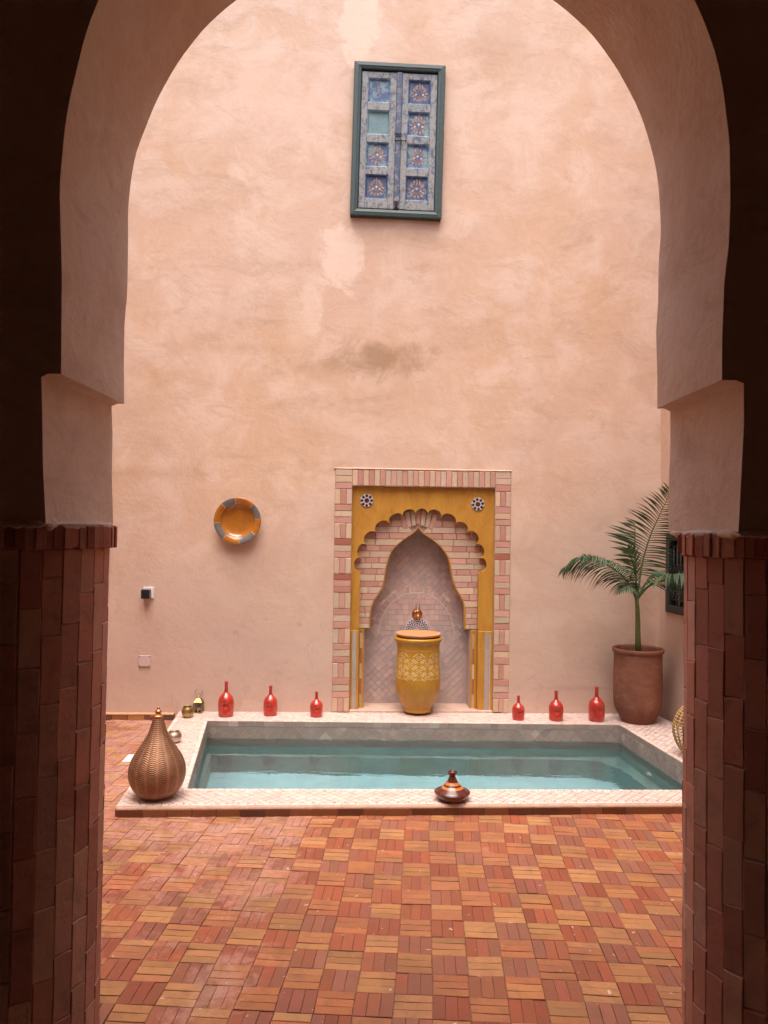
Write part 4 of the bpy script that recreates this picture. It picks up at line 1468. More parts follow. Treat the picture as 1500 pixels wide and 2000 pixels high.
sc.build('scroll_band', dk, gw, smooth=True)
sh = MB(); sh.box(0.02, GWW - 0.02, 0.10, 0.13, 0.01, GWH - 0.01)  # dark sheet standing in for the unlit interior behind the grille
sh.build('dark_interior_sheet', plain('dark_interior', (0.025, 0.018, 0.014), 0.6), gw)

# ------------------------------------------------------------------ things on the wall
def ceramic(name, color, rough=0.2, var=0.3, scale=12, coat=0.6):
    return plain(name, color, rough, 0.0, scale, var, 0.08, coat, 0.5)
M['red'] = None
k = NT('red_glaze')
co = k.coords()
n1 = k.noise(k.mapping(co, (1, 1, 0.4)), 16, 6, 0.7, 0.8)
c = k.mix(k.ramp(n1, [(0.35, 0.0), (0.65, 1.0)]), (0.30, 0.015, 0.010), (0.54, 0.045, 0.024))
c = k.mix(k.ramp(k.noise(co, 40, 4, 0.7), [(0.62, 0.0), (0.72, 0.6)]), c, (0.15, 0.008, 0.010))
k.set(c, 0.28, coat=0.5); k.b.inputs["Coat Roughness"].default_value = 0.08
k.bump(n1, 0.12, 0.003)
M['red'] = k.m
ochre_gl = NT('amber_glaze')
co = ochre_gl.coords()
n1 = ochre_gl.noise(co, 9, 6, 0.65, 0.8)
ochre_gl.set(ochre_gl.mix(ochre_gl.ramp(n1, [(0.3, 0.0), (0.7, 1.0)]), (0.32, 0.10, 0.008), (0.45, 0.165, 0.016)), 0.18, coat=0.6)
grey_gl = ceramic('pewter_glaze', (0.15, 0.135, 0.125), 0.3)
pl = thing('wall_plate', 'round amber glazed plate with grey rim segments hanging on the wall', 'plate', wall_pt(-1.206, 1.637, 0.02), WA)
def pmp(r, a, h):
    return (r * math.cos(a), -h, r * math.sin(a))
pr = [(0.0, 0.004), (0.05, 0.004), (0.09, 0.006), (0.118, 0.012), (0.132, 0.024), (0.140, 0.036)]
mb = MB()
seg = 64
rings = [mb.add([pmp(r, 2 * math.pi * i / seg, h) for i in range(seg)]) for r, h in pr[1:]]
cc_ = mb.add([pmp(0, 0, 0.004)])
for i in range(seg):
    mb.face((cc_, rings[0] + i, rings[0] + (i + 1) % seg))
for a, b in zip(rings, rings[1:]):
    for i in range(seg):
        j = (i + 1) % seg
        mb.face((a + i, a + j, b + j, b + i))
# underside
und = [mb.add([pmp(r, 2 * math.pi * i / seg, h) for i in range(seg)]) for r, h in ((0.1925, 0.048), (0.193, 0.042), (0.15, 0.026), (0.11, -0.012), (0.05, -0.018))]
for a, b in zip(und, und[1:]):
    for i in range(seg):
        j = (i + 1) % seg
        mb.face((a + j, a + i, b + i, b + j))
mb.build('dish', ochre_gl.m, pl, smooth=True, fix=True)
bounds = [-5, 33, 7 + 0, 0]
angs = [(97, 134, 'g'), (134, 186, 'o'), (186, 232, 'g'), (232, 275, 'o'), (275, 322, 'g'), (322, 366, 'o'), (6, 47, 'g'), (47, 97, 'o')]
for (a0, a1, kk) in angs:
    sm = MB()
    n_ = 10
    rr = [(0.139, 0.0355), (0.141, 0.038), (0.166, 0.044), (0.189, 0.050), (0.193, 0.048), (0.193, 0.043)]
    rows = [sm.add([pmp(r, R(a0 + 0.5 + (a1 - a0 - 1.0) * i / n_), h) for i in range(n_ + 1)]) for r, h in rr]
    for a, b in zip(rows, rows[1:]):
        for i in range(n_):
            sm.face((a + i, a + i + 1, b + i + 1, b + i))
    sm.build('rim_segment', grey_gl if kk == 'g' else ochre_gl.m, pl, smooth=True, fix=False)
crm = ceramic('cream_line', (0.62, 0.42, 0.22), 0.4)
gl = MB()
for a in (97, 134, 186, 232, 275, 322, 6, 47):
    gl.tube([pmp(0.142, R(a), 0.0375), pmp(0.166, R(a), 0.0435), pmp(0.189, R(a), 0.0495)], 0.0022, 5)
gl.build('cream_lines', crm, pl)

sn = thing('wall_sensor', 'small black cube lamp on a white base fixed to the wall', 'wall lamp', wall_pt(-1.936, 1.037, 0.0), WA)
mb = MB(); mb.box(-0.038, 0.048, -0.020, 0.008, -0.045, 0.045)
bevel(mb.build('white_base', plain('white_plastic', (0.75, 0.72, 0.70), 0.4), sn), 0.003, 2)
mb = MB(); mb.box(-0.040, 0.028, -0.075, -0.021, -0.046, 0.028)
bevel(mb.build('black_cube', plain('black_plastic', (0.012, 0.012, 0.016), 0.35), sn), 0.003, 2)
cp = thing('cover_plate', 'square pale painted cover plate low on the wall', 'cover plate', wall_pt(-1.955, 0.475, 0.0), WA)
mb = MB(); mb.box(-0.048, 0.048, -0.010, 0.006, -0.044, 0.044)
bevel(mb.build('plate_cover', plain('pale_lilac_paint', (0.56, 0.42, 0.40), 0.5, scale=30, var=0.1), cp), 0.002, 2)
for (sx, sz) in ((-1, -1), (1, -1), (-1, 1), (1, 1)):
    s = MB(); s.lathe([(0.004, 0), (0.004, 0.0015), (0.001, 0.002)], 10)
    so = s.build('screw', iron, cp); so.location = (sx * 0.040, -0.010, sz * 0.036); so.rotation_euler = (R(90), 0, 0)

# ------------------------------------------------------------------ red bottles
def make_bottle(label):
    root = thing('red_bottle', label, 'bottle', (0, 0, 0), 0, 'red ceramic bottles lined up on the pool rim')
    prof = [(0.001, 0.0), (0.050, 0.0), (0.056, 0.004), (0.060, 0.015), (0.0625, 0.05), (0.0635, 0.09), (0.0625, 0.12), (0.058, 0.143), (0.048, 0.162), (0.034, 0.177), (0.023, 0.188), (0.0165, 0.200), (0.0145, 0.215), (0.014, 0.240), (0.0145, 0.262), (0.0155, 0.272), (0.0165, 0.276), (0.0135, 0.2785), (0.010, 0.272), (0.009, 0.25)]
    pp = smooth_path(prof, 2)
    mb = MB(); mb.lathe(pp, 40)
    # thumb-pressed hollow in the belly, facing the courtyard
    for i, (x, y, z) in enumerate(mb.v):
        if y < -0.02:
            d2 = math.hypot(x, z - 0.095)
            if d2 < 0.036:
                push = 0.022 * (0.5 + 0.5 * math.cos(math.pi * d2 / 0.036))
                lipp = 0.0
            elif d2 < 0.050:
                push = -0.003 * math.sin(math.pi * (d2 - 0.036) / 0.014)
            else:
                push = 0
            mb.v[i] = (x, y + push, z)
    mb.build('bottle_body', M['red'], root, smooth=True, fix=True)
    r = MB(); r.tube([(0.0152 * math.cos(t * math.pi / 12), 0.0152 * math.sin(t * math.pi / 12), 0.2755) for t in range(24)], 0.0024, 6, closed=True)
    r.build('bottle_lip', M['red'], root, smooth=True)
    return root
def dup(root):
    r = root.copy(); COL.objects.link(r)
    for ch in list(root.children):
        c = ch.copy(); COL.objects.link(c); c.parent = r
        c.matrix_parent_inverse = ch.matrix_parent_inverse
    return r
bspec = [(-1.254, 6.232, 0.278, 0.126, 'tallest red bottle of the left-hand three, nearest the small glass lantern', 0.1),
         (-0.903, 6.286, 0.239, 0.114, 'middle-sized red bottle, in the middle of the three left of the niche', -0.2),
         (-0.526, 6.262, 0.200, 0.105, 'smallest red bottle just left of the brick niche frame', 0.15),
         (1.111, 6.254, 0.192, 0.101, 'smallest red bottle just right of the brick niche frame', 0.25),
         (1.416, 6.252, 0.237, 0.118, 'middle-sized red bottle, in the middle of the three right of the niche', -0.1),
         (1.743, 6.250, 0.275, 0.130, 'tallest red bottle of the right-hand three, beside the palm pot', 0.3)]
b0_ = make_bottle(bspec[0][4])
for i, (x, y, h, w, lab, rz) in enumerate(bspec):
    o = b0_ if i == 0 else dup(b0_)
    o['label'] = lab
    o.location = (x, y, RIM_Z + 0.0005)
    o.rotation_euler = (0, 0, rz)
    o.scale = (w / 0.127, w / 0.127, h / 0.279)

# ------------------------------------------------------------------ glazed jar with tray in the niche
ylw = NT('mustard_glaze')
co = ylw.coords()
n1 = ylw.noise(co, 5, 6, 0.6, 0.6)
ylw.set(ylw.mix(ylw.ramp(n1, [(0.3, 0.0), (0.7, 1.0)]), (0.40, 0.18, 0.014), (0.50, 0.245, 0.022)), 0.38, coat=0.15)
n2 = ylw.noise(ylw.mapping(co, (1, 1, 0.35)), 14, 7, 0.72, 0.6)
ylw.l(ylw.mix(ylw.ramp(n2, [(0.50, 0.0), (0.72, 0.65)]), ylw.b.inputs["Base Color"].links[0].from_socket, (0.34, 0.135, 0.012)), ylw.b.inputs["Base Color"])
ylw.bump(ylw.math('ADD', ylw.noise(co, 30, 4, 0.6), n2), 0.25, 0.004)
JX, JY = wall_pt(0.301, 0, 0.0)[:2]
jar = thing('glazed_jar', 'tall mustard yellow jar with a carved cream lattice band, in the fountain niche', 'jar', (JX, JY - 0.005, 0.0805))
jprof = [(0.001, 0.0), (0.108, 0.0), (0.116, 0.006), (0.118, 0.020), (0.118, 0.036), (0.126, 0.048), (0.148, 0.085), (0.167, 0.130), (0.180, 0.180), (0.186, 0.230), (0.187, 0.275), (0.187, 0.310), (0.182, 0.370), (0.178, 0.430), (0.177, 0.500), (0.178, 0.545), (0.182, 0.565), (0.192, 0.580), (0.197, 0.592), (0.197, 0.604), (0.191, 0.612), (0.180, 0.612), (0.174, 0.600), (0.170, 0.560), (0.165, 0.40)]
mb = MB(); mb.lathe(smooth_path(jprof, 2), 72)
mb.build('jar_body', ylw.m, jar, smooth=True)
def jr(z):
    for p, q in zip(jprof[10:], jprof[11:]):
        if p[1] <= z <= q[1]:
            return p[0] + (q[0] - p[0]) * (z - p[1]) / (q[1] - p[1])
    return 0.18
bd = MB()
def line(s0, z0, s1, z1, w, mbx=bd):
    """a scratched pale line on the jar wall, from (s0, z0) to (s1, z1); s is arc length at r = 0.18"""
    n_ = max(2, int(math.hypot(s1 - s0, z1 - z0) / 0.012))
    dx, dz = s1 - s0, z1 - z0; L = math.hypot(dx, dz); nx, nz = -dz / L * w / 2, dx / L * w / 2
    prev = None
    for i in range(n_ + 1):
        t = i / n_
        ww = 1.0 if 0 < i < n_ else 0.3
        q = []
        for sg in (-1, 1):
            s, z = s0 + dx * t + nx * sg * ww, z0 + dz * t + nz * sg * ww
            a = s / 0.18 - math.pi / 2
            r = jr(z) + 0.0008
            q.append((r * math.cos(a), r * math.sin(a), z))
        b = mbx.add(q)
        if prev is not None:
            mbx.face((prev, b, b + 1, prev + 1))
        prev = b
NP = 8
pw = 2 * math.pi * 0.18 / NP
zt_, zb_ = 0.515, 0.305
ph = (zt_ - zb_) / 2
for i in range(NP):
    for rowi in range(-1, 4):
        s = (i + (0.5 if rowi % 2 else 0)) * pw
        z = zb_ + ph * 0.5 + rowi * ph * 0.5
        if z > zt_ - 0.02 or z < zb_ - 0.001:
            continue
        for (f, w) in ((0.92, 0.0035), (0.84, 0.0085), (0.40, 0.0065)):
            hwid, hhei = pw / 2 * f, ph / 2 * f
            pts = [(s + hwid, z), (s, z + hhei), (s - hwid, z), (s, z - hhei)]
            for q in range(4):
                p_, q_ = pts[q], pts[(q + 1) % 4]
                g_ = 0.12 if f != 0.44 else 0.0
                if f == 0.92: continue
                line(p_[0] + (q_[0] - p_[0]) * g_, p_[1] + (q_[1] - p_[1]) * g_, q_[0] + (p_[0] - q_[0]) * g_, q_[1] + (p_[1] - q_[1]) * g_, w)
        line(s - pw * 0.10, z - ph * 0.10, s + pw * 0.10, z + ph * 0.10, 0.004); line(s - pw * 0.10, z + ph * 0.10, s + pw * 0.10, z - ph * 0.10, 0.003)
    for q in range(8):     # scallops under the band
        a0, a1 = math.pi * q / 8, math.pi * (q + 1) / 8
        for rr_ in (1.0, 0.78):
            line(i * pw + pw * 0.5 * rr_ * math.cos(a0), zb_ + 0.008 - 0.030 * rr_ * math.sin(a0), i * pw + pw * 0.5 * rr_ * math.cos(a1), zb_ + 0.008 - 0.030 * rr_ * math.sin(a1), 0.0028)
    line(i * pw + 0.01, zt_ + 0.004, (i + 1) * pw - 0.01, zt_ + 0.004, 0.0025)
bd.build('carved_band', plain('carved_cream', (0.66, 0.50, 0.24), 0.6, scale=40, var=0.25), jar, fix=False)
tray_m = plain('terracotta_tray', (0.62, 0.27, 0.12), 0.42, scale=10, var=0.15, coat=0.2)
tr = MB(); tr.lathe([(0.001, 0.0), (0.150, 0.0), (0.176, 0.010), (0.186, 0.024), (0.188, 0.030), (0.184, 0.033), (0.172, 0.024), (0.150, 0.016), (0.10, 0.012), (0.001, 0.011)], 64)
tro = tr.build('tray', tray_m, None, smooth=True)
tro.location = (JX, JY - 0.005, 0.0805 + 0.6125); tag(tro, 'shallow orange terracotta tray resting on top of the yellow jar', 'tray')

# ------------------------------------------------------------------ tagine
tg = thing('tagine', 'small brown glazed tagine with orange stripes on the front pool rim', 'tagine', (0.41, 4.395, RIM_Z + 0.0005))
brn = ceramic('brown_glaze', (0.10, 0.020, 0.011), 0.2, 0.3, 20, 0.5)
mb = MB(); mb.lathe(smooth_path([(0.001, 0.0), (0.062, 0.0), (0.070, 0.004), (0.088, 0.018), (0.099, 0.034), (0.102, 0.044), (0.099, 0.047), (0.092, 0.043), (0.08, 0.036)], 2), 56)
mb.build('tagine_dish', brn, tg, smooth=True)
lidm = tinted('striped_glaze', 0.26, 0.2, 30, 0.05, 0.4, 0.35, gamt=0.1)
BR, OR = (0.085, 0.018, 0.010), (0.46, 0.15, 0.035)
def tcol(r, z):
    if 0.068 < z < 0.079 or 0.086 < z < 0.101: return OR
    if 0.0745 < z < 0.0765: return BR
    if 0.079 < z < 0.086: return (0.05, 0.015, 0.01)
    return BR
lp = [(0.092, 0.038), (0.093, 0.045), (0.086, 0.052), (0.074, 0.060), (0.062, 0.068), (0.056, 0.072), (0.052, 0.076), (0.048, 0.080), (0.044, 0.085), (0.040, 0.090), (0.035, 0.096), (0.031, 0.101), (0.026, 0.110), (0.021, 0.122), (0.018, 0.130), (0.020, 0.137), (0.025, 0.146), (0.0265, 0.155), (0.025, 0.159), (0.019, 0.158), (0.014, 0.150), (0.006, 0.146)]
mb = MB(); mb.lathe(smooth_path(lp, 3), 56, col=BR, colf=tcol)
mb.build('tagine_lid', lidm, tg, smooth=True)

# ------------------------------------------------------------------ big copper lantern
k = NT('pierced_copper')
co = k.coords(); xs = k.xyz(co)
ang = k.math('ARCTAN2', xs[1], xs[0])
lob = k.math('MULTIPLY', ang, 16 / (2 * math.pi))
fr_ = k.math('SUBTRACT', k.math('FRACT', k.math('ADD', lob, 100.3)), 0.5)
curve = k.math('MULTIPLY', k.math('MULTIPLY', fr_, fr_), 0.085)
curve = k.math('MULTIPLY', curve, k.ramp(xs[2], [(0.02, 1.0), (0.36, 0.15)]))
zz = k.math('ADD', xs[2], curve)
sn_ = k.math('SINE', k.math('MULTIPLY', zz, 2 * math.pi / 0.0098))
mask = k.ramp(k.math('ABSOLUTE', fr_), [(0.34, 1.0), (0.44, 0.0)])
mask2 = k.ramp(xs[2], [(0.050, 0.0), (0.062, 1.0)])
slot = k.math('MULTIPLY', k.ramp(sn_, [(0.40, 0.0), (0.60, 1.0)]), k.math('MULTIPLY', mask, mask2))
n1 = k.noise(co, 25, 5, 0.7)
c = k.mix(k.ramp(n1, [(0.3, 0.0), (0.7, 1.0)]), (0.27, 0.135, 0.075), (0.42, 0.235, 0.14))
c = k.mix(slot, c, (0.030, 0.014, 0.008))
k.set(c, k.ramp(n1, [(0.3, 0.46), (0.7, 0.64)]), k.math('SUBTRACT', 0.85, k.math('MULTIPLY', slot, 0.7)))
k.bump(k.math('ADD', k.math('MULTIPLY', sn_, -0.5), k.math('MULTIPLY', n1, 0.15)), 0.5, 0.003)
M['pierced'] = k.m
cl = thing('copper_lantern', 'large teardrop pierced copper lantern on the near left corner of the pool rim', 'lantern', (-1.262, 4.372, RIM_Z + 0.0005))
lpf = [(0.001, 0.0), (0.060, 0.0), (0.082, 0.006), (0.110, 0.026), (0.136, 0.060), (0.152, 0.100), (0.1575, 0.140), (0.153, 0.180), (0.138, 0.222), (0.113, 0.262), (0.090, 0.298), (0.069, 0.332), (0.053, 0.364), (0.042, 0.396), (0.034, 0.424), (0.029, 0.444), (0.028, 0.452)]
mb = MB(); mb.lathe(smooth_path(lpf, 3), 96)
for i, (x, y, z) in enumerate(mb.v):   # sixteen soft gores
    a = math.atan2(y, x); r = math.hypot(x, y)
    f = 1 + 0.004 * abs(math.cos(8 * a)) * min(1, r / 0.1)
    mb.v[i] = (x * f, y * f, z)
mb.build('lantern_body', M['pierced'], cl, smooth=True)
mb = MB(); mb.lathe(smooth_path([(0.0285, 0.446), (0.031, 0.450), (0.031, 0.456), (0.028, 0.459), (0.016, 0.464), (0.014, 0.468), (0.017, 0.474), (0.0175, 0.480), (0.013, 0.487), (0.006, 0.492), (0.005, 0.494)], 2), 28)
mb.build('lantern_collar', M['copper'], cl, smooth=True)
mb = MB(); mb.lathe([(0.003, 0.492)] + [(0.0085 * math.sin(t * math.pi / 8), 0.500 - 0.0085 * math.cos(t * math.pi / 8)) for t in range(1, 8)], 16)
mb.build('lantern_finial', M['copper'], cl, smooth=True)
mb = MB(); mb.tube([(-0.028, -0.008, 0.452), (-0.040, -0.012, 0.456), (-0.042, -0.014, 0.442), (-0.036, -0.012, 0.430)], 0.003, 6)
mb.build('lantern_latch', M['copper'], cl, smooth=True)

# ------------------------------------------------------------------ brass votives and small glass lantern
def votive(x, y, h, w, mat, label, gored):
    root = thing('votive_bowl', label, 'candle holder', (x, y, RIM_Z + 0.0005))
    r = w / 2
    pf = [(0.001, 0.0), (r * 0.55, 0.0), (r * 0.72, h * 0.06), (r * 0.93, h * 0.25), (r, h * 0.5), (r * 0.94, h * 0.74), (r * 0.78, h * 0.92), (r * 0.72, h * 0.98), (r * 0.73, h), (r * 0.68, h), (r * 0.66, h * 0.95), (r * 0.85, h * 0.7), (r * 0.9, h * 0.5), (r * 0.6, h * 0.08), (0.001, h * 0.06)]
    mb = MB(); mb.lathe(smooth_path(pf, 2), 48)
    if gored:
        for i, (px, py, z) in enumerate(mb.v):
            a = math.atan2(py, px)
            f = 1 + 0.025 * abs(math.sin(9 * a))
            mb.v[i] = (px * f, py * f, z)
    mb.build('bowl', mat, root, smooth=True)
    rm_ = MB(); rm_.tube([(r * 0.72 * math.cos(t * math.pi / 16), r * 0.72 * math.sin(t * math.pi / 16), h) for t in range(32)], 0.0018, 6, closed=True)
    rm_.build('bowl_rim', mat, root, smooth=True)
brass = plain('aged_brass', (0.40, 0.30, 0.13), 0.36, 1.0, 30, 0.35, 0.2)
silver = plain('hammered_white_metal', (0.55, 0.46, 0.36), 0.36, 1.0, 30, 0.35, 0.3)
votive(-1.548, 6.176, 0.085, 0.095, brass, 'small round brass candle bowl beside the little glass lantern', False)
votive(-1.462, 5.465, 0.075, 0.102, silver, 'small ribbed silver candle bowl on the left pool rim behind the copper lantern', True)
sl_ = thing('small_lantern', 'tiny square glass and brass lantern with a ring handle by the wall', 'lantern', (-1.50, 6.335, RIM_Z + 0.0005))
glass = NT('clear_glass')
glass.set((0.9, 0.95, 0.92), 0.05); glass.b.inputs["Transmission Weight"].default_value = 1.0; glass.b.inputs["IOR"].default_value = 1.1
LW = 0.033
mb = MB(); mb.box(-LW, LW, -LW, LW, 0, 0.010); bevel(mb.build('lantern_base', brass, sl_), 0.002)
for sx in (-1, 1):
    for sy in (-1, 1):
        mb = MB(); mb.box(sx * LW - 0.003, sx * LW + 0.003, sy * LW - 0.003, sy * LW + 0.003, 0.010, 0.088)
        mb.build('post', brass, sl_)
for (dx, dy) in ((0, -1), (0, 1), (-1, 0), (1, 0)):
    mb = MB()
    if dx == 0: mb.box(-LW + 0.004, LW - 0.004, dy * LW - 0.0008, dy * LW + 0.0008, 0.011, 0.087)
    else: mb.box(dx * LW - 0.0008, dx * LW + 0.0008, -LW + 0.004, LW - 0.004, 0.011, 0.087)
    mb.build('pane', glass.m, sl_)
mb = MB()
a_q = mb.add([(-LW - 0.003, -LW - 0.003, 0.088), (LW + 0.003, -LW - 0.003, 0.088), (LW + 0.003, LW + 0.003, 0.088), (-LW - 0.003, LW + 0.003, 0.088)])
b_q = mb.add([(-0.012, -0.012, 0.122), (0.012, -0.012, 0.122), (0.012, 0.012, 0.122), (-0.012, 0.012, 0.122)])
for i in range(4):
    mb.face((a_q + i, a_q + (i + 1) % 4, b_q + (i + 1) % 4, b_q + i))
mb.face([b_q + i for i in range(4)]); mb.face([a_q + i for i in (3, 2, 1, 0)])
mb.build('lantern_roof', brass, sl_)
mb = MB(); mb.lathe([(0.011, 0.121), (0.013, 0.126), (0.010, 0.134), (0.004, 0.138)], 16); mb.build('chimney', brass, sl_, smooth=True)
mb = MB(); mb.tube([(0.030 * math.cos(t * math.pi / 12), 0, 0.165 + 0.030 * math.sin(t * math.pi / 12)) for t in range(24)], 0.0022, 6, closed=True)
mb.build('ring_handle', brass, sl_, smooth=True)
mb = MB(); mb.lathe([(0.014, 0.0105), (0.014, 0.045), (0.004, 0.046)], 16); mb.build('candle', plain('wax', (0.55, 0.48, 0.36), 0.6), sl_, smooth=True)

# ------------------------------------------------------------------ skimmer lid in the paving
sk = MB()
def idm(x, y, h): return (x, y, h)
sk.piece([(-1.735, 5.180), (-1.585, 5.186), (-1.593, 5.345), (-1.743, 5.338)], idm, -0.01, 0.009, 0.003, (0.7, 0.7, 0.68))
o = sk.build('skimmer_lid', plain('white_lid', (0.66, 0.62, 0.60), 0.5, scale=20, var=0.1), None)
tag(o, 'flat white square access lid set in the brick paving left of the pool', 'access lid')

# ------------------------------------------------------------------ wicker basket lamp on the right rim
wk = thing('wicker_lamp', 'bulbous woven straw lantern on the right pool rim, half hidden by the column', 'lantern', (2.178, 5.30, RIM_Z + 0.0005), 0.3)
straw = plain('straw', (0.46, 0.29, 0.11), 0.7, scale=60, var=0.35, bump=0.3)
wp = smooth_path([(0.085, 0.0), (0.118, 0.040), (0.150, 0.10), (0.166, 0.165), (0.160, 0.225), (0.135, 0.285), (0.100, 0.330), (0.070, 0.365), (0.055, 0.385)], 3)
for i, (r, z) in enumerate(wp[::1]):
    mb = MB()
    mb.tube([(r * math.cos(t * math.pi / 20) * (1 + 0.008 * (-1) ** t), r * math.sin(t * math.pi / 20) * (1 + 0.008 * (-1) ** t), z) for t in range(40)], 0.0030, 5, closed=True)
    mb.build('woven_ring', straw, wk, smooth=True)
for q in range(20):
    a = 2 * math.pi * q / 20
    mb = MB(); mb.tube([(r * 0.995 * math.cos(a), r * 0.995 * math.sin(a), z) for r, z in wp], 0.0042, 5)
    mb.build('rib', straw, wk, smooth=True)
mb = MB(); mb.lathe([(0.001, 0.0), (0.085, 0.0), (0.085, 0.006), (0.001, 0.006)], 32); mb.build('lantern_base', straw, wk)

# ------------------------------------------------------------------ potted palm
palm = thing('potted_palm', 'green feathery palm in a tall terracotta pot in the corner', 'potted palm', (2.078, 6.255, RIM_Z + 0.0005))
terra = NT('dusty_terracotta')
co = terra.coords(); xs = terra.xyz(co)
n1 = terra.noise(co, 5, 7, 0.7, 0.8); n2 = terra.noise(terra.mapping(co, (1, 1, 6)), 6, 5, 0.6)
c = terra.mix(terra.ramp(n1, [(0.35, 0.0), (0.7, 1.0)]), (0.16, 0.058, 0.034), (0.25, 0.102, 0.064))
c = terra.mix(terra.ramp(n2, [(0.55, 0.0), (0.75, 0.35)]), c, (0.38, 0.19, 0.13))
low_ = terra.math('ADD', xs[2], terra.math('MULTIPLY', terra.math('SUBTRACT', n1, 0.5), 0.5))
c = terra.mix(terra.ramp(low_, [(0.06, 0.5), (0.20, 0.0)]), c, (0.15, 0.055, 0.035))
c = terra.mix(terra.ramp(terra.noise(co, 9, 8, 0.78, 0.6), [(0.58, 0.0), (0.70, 0.5)]), c, (0.33, 0.18, 0.125))
terra.set(c, 0.8, spec=0.25)
terra.bump(terra.math('ADD', n1, terra.math('MULTIPLY', n2, 0.6)), 0.35, 0.008)
mb = MB(); mb.lathe(smooth_path([(0.001, 0.0), (0.118, 0.0), (0.126, 0.005), (0.140, 0.030), (0.158, 0.062), (0.178, 0.100), (0.188, 0.150), (0.191, 0.220), (0.192, 0.320), (0.190, 0.430), (0.188, 0.520), (0.189, 0.548), (0.197, 0.558), (0.202, 0.570), (0.202, 0.584), (0.196, 0.592), (0.186, 0.590), (0.180, 0.578), (0.176, 0.54), (0.170, 0.45)], 2), 64)
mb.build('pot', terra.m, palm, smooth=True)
mb = MB()
sgs = 28
ringv = mb.add([(0.177 * math.cos(2 * math.pi * i / sgs), 0.177 * math.sin(2 * math.pi * i / sgs), 0.548) for i in range(sgs)])
r2 = mb.add([(0.09 * math.cos(2 * math.pi * i / sgs), 0.09 * math.sin(2 * math.pi * i / sgs), 0.553 + jit(0.006)) for i in range(sgs)])
c0 = mb.add([(0, 0, 0.562)])
for i in range(sgs):
    j = (i + 1) % sgs
    mb.face((ringv + i, ringv + j, r2 + j, r2 + i)); mb.face((r2 + i, r2 + j, c0))
mb.build('soil', plain('dark_soil', (0.05, 0.03, 0.02), 0.95, scale=60, var=0.5, bump=1.0), palm)
stem_m = plain('palm_stem', (0.13, 0.16, 0.045), 0.5, scale=30, var=0.3, bump=0.1)
mb = MB(); mb.tube([(0.004, 0, 0.545), (-0.002, 0, 0.65), (-0.006, -0.005, 0.80), (-0.012, -0.008, 0.93), (-0.020, -0.01, 1.01)], lambda t: 0.026 - 0.012 * t, 12)
mb.build('trunk', stem_m, palm, smooth=True)
lk = NT('palm_leaf')
co = lk.coords()
t = lk.tint()
ln_ = lk.noise(co, 14, 4, 0.6)
c = lk.mix(lk.ramp(ln_, [(0.35, 0.0), (0.7, 0.6)]), t, (0.075, 0.13, 0.065))
lk.set(c, 0.55, spec=0.3)
tb = lk.n("BsdfTranslucent"); lk.l(c, tb.inputs[0])
mx = lk.n("MixShader"); mx.inputs[0].default_value = 0.22
lk.l(lk.b.outputs[0], mx.inputs[1]); lk.l(tb.outputs[0], mx.inputs[2]); lk.l(mx.outputs[0], lk.out.inputs[0])
LEAF = [(0.042, 0.085, 0.042), (0.033, 0.070, 0.036), (0.055, 0.10, 0.048), (0.050, 0.088, 0.050), (0.075, 0.095, 0.040)]
def frond(pts, n, Lmax, side_dir, droop, start=0.2, lw=0.011, sides=(1, -1), fwd=0.75, tipw=0.35, name='frond', col=None, gap=None):
    """pts: rachis in pot space. side_dir: vector roughly across the blade"""
    P = [Vector(p) for p in pts]
    path = []
    for i in range(len(P) - 1):
        p0 = P[max(0, i - 1)]; p1 = P[i]; p2 = P[i + 1]; p3 = P[min(len(P) - 1, i + 2)]
        for s in range(8):
            t = s / 8
            path.append(0.5 * ((2 * p1) + (p2 - p0) * t + (2 * p0 - 5 * p1 + 4 * p2 - p3) * t * t + (3 * p1 - p0 - 3 * p2 + p3) * t ** 3))
    path.append(P[-1])
    mb = MB()
    mb.tube(path, lambda t: 0.0085 * (1 - t) ** 0.8 + 0.0016, 7, (0.10, 0.13, 0.045))
    m = len(path) - 1
    for i in range(n):
        tt = start + (1 - start) * (i + 0.5) / n
        x = tt * m; k0 = min(m - 1, int(x)); fr2 = x - k0
        c = path[k0].lerp(path[k0 + 1], fr2)
        T = (path[k0 + 1] - path[k0]).normalized()
        prof_ = math.sin(math.pi * min(1, (tt - start) / (1 - start) * 0.80 + 0.18)) ** 0.7
        for s in sides:
            if gap and gap(tt, s):
                continue
            L = Lmax * max(tipw, prof_) * random.uniform(0.88, 1.08)
            S = Vector(side_dir).normalized()
            S = (S - T * S.dot(T)).normalized() * s
            dirv = (S * 1.0 + T * (fwd + 0.6 * tt) * random.uniform(0.85, 1.15) + Vector((jit(0.08), jit(0.10), jit(0.08)))).normalized()
            colr = vary(random.choice(col or LEAF), 0.15, 0.08)
            nrm = dirv.cross(T)
            if nrm.length < 1e-3: nrm = Vector((0, 0, 1))
            nrm.normalize()
            wv = dirv.cross(nrm).normalized()
            w = lw * random.uniform(0.85, 1.15)
            prev = None
            ns = 6
            p = c.copy(); dcur = dirv.copy()
            dr = droop * random.uniform(0.7, 1.3)
            for q in range(ns + 1):
                f = q / ns
                ww = w * 0.5 * (0.35 + 1.3 * f if f < 0.5 else 1.0 * (1 - f) * 2) + 0.0004
                fold = nrm * (ww * 0.35)
                b = mb.add([p - wv * ww + fold, p, p + wv * ww + fold])
                if prev is not None:
                    mb.face((prev, prev + 1, b + 1, b), colr); mb.face((prev + 1, prev + 2, b + 2, b + 1), colr)
                prev = b
                p = p + dcur * (L / ns)
                dcur = (dcur + Vector((0, 0, -dr / ns))).normalized()
    o = mb.build(name, lk.m, palm, fix=False)
    return o
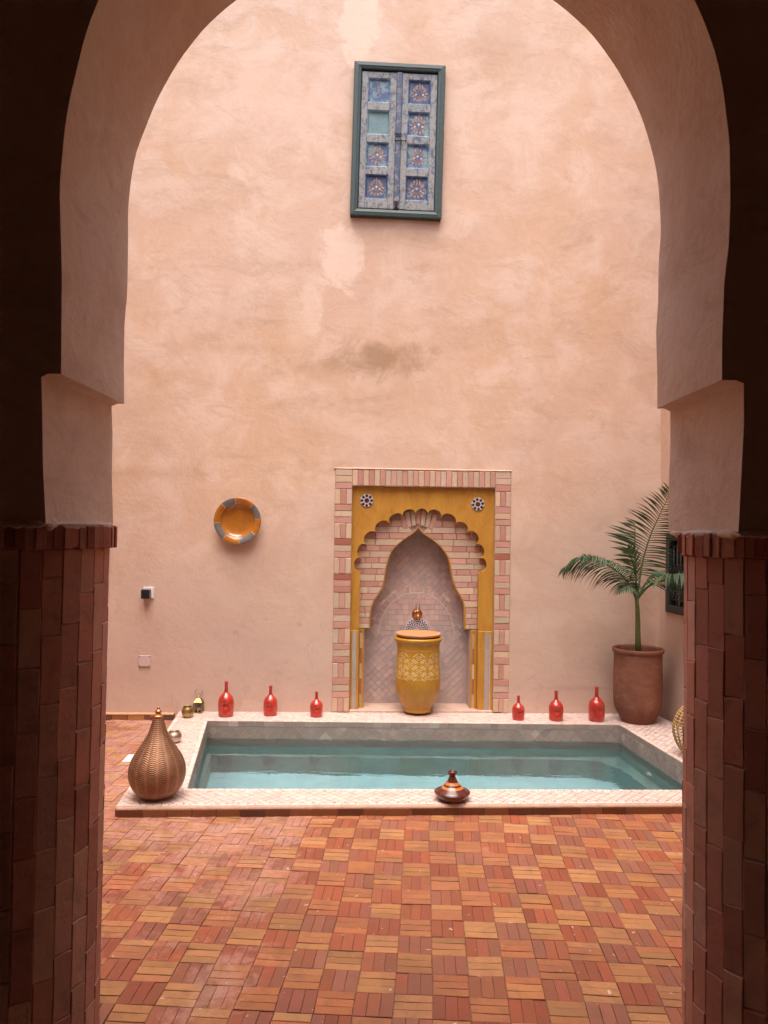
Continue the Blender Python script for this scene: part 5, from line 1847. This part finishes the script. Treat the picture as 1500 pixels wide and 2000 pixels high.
# rachis points are relative to the pot's foot (x right, y away, z up)
frond([(-0.02, 0, 0.99), (-0.07, -0.03, 1.08), (-0.17, -0.10, 1.185), (-0.32, -0.17, 1.275), (-0.46, -0.22, 1.315), (-0.58, -0.26, 1.305), (-0.68, -0.29, 1.245)], 50, 0.28, (-0.1, 1, -0.7), 1.8, 0.14, 0.019, fwd=0.45)
frond([(-0.01, 0, 0.99), (0.010, 0.01, 1.13), (0.045, 0.03, 1.30), (0.10, 0.02, 1.50), (0.165, -0.02, 1.68), (0.235, -0.06, 1.86)], 38, 0.31, (1, 0.15, -0.1), 0.5, 0.26, 0.013, fwd=0.0, tipw=0.40)
frond([(-0.015, -0.01, 0.99), (-0.03, -0.03, 1.15), (-0.045, -0.05, 1.33), (-0.052, -0.06, 1.48), (-0.052, -0.06, 1.60)], 11, 0.25, (1, 0.1, 0), 0.25, 0.42, 0.020, sides=(-1,), fwd=0.05, tipw=0.35)
frond([(-0.01, -0.01, 0.99), (0.05, -0.10, 1.10), (0.13, -0.25, 1.165), (0.22, -0.40, 1.21), (0.31, -0.56, 1.235), (0.38, -0.72, 1.225)], 40, 0.28, (1, 0.35, -0.35), 1.5, 0.22, 0.019, fwd=0.5)
frond([(-0.02, -0.01, 0.98), (-0.05, -0.08, 1.06), (-0.10, -0.17, 1.10), (-0.18, -0.25, 1.105), (-0.25, -0.30, 1.07)], 26, 0.16, (0.3, 1, 0), 1.0, 0.15, 0.016)
frond([(-0.015, -0.01, 0.99), (-0.04, -0.06, 1.12), (-0.075, -0.12, 1.24), (-0.12, -0.17, 1.34), (-0.155, -0.20, 1.40)], 18, 0.14, (1, 0.3, 0), 0.7, 0.25, 0.012, fwd=1.1, col=[(0.09, 0.15, 0.06), (0.06, 0.12, 0.05)])
frond([(-0.01, -0.01, 0.99), (0.03, -0.05, 1.10), (0.07, -0.09, 1.18), (0.13, -0.13, 1.21), (0.20, -0.15, 1.17)], 22, 0.16, (0.3, 1, 0.2), 1.0, 0.25, 0.015)
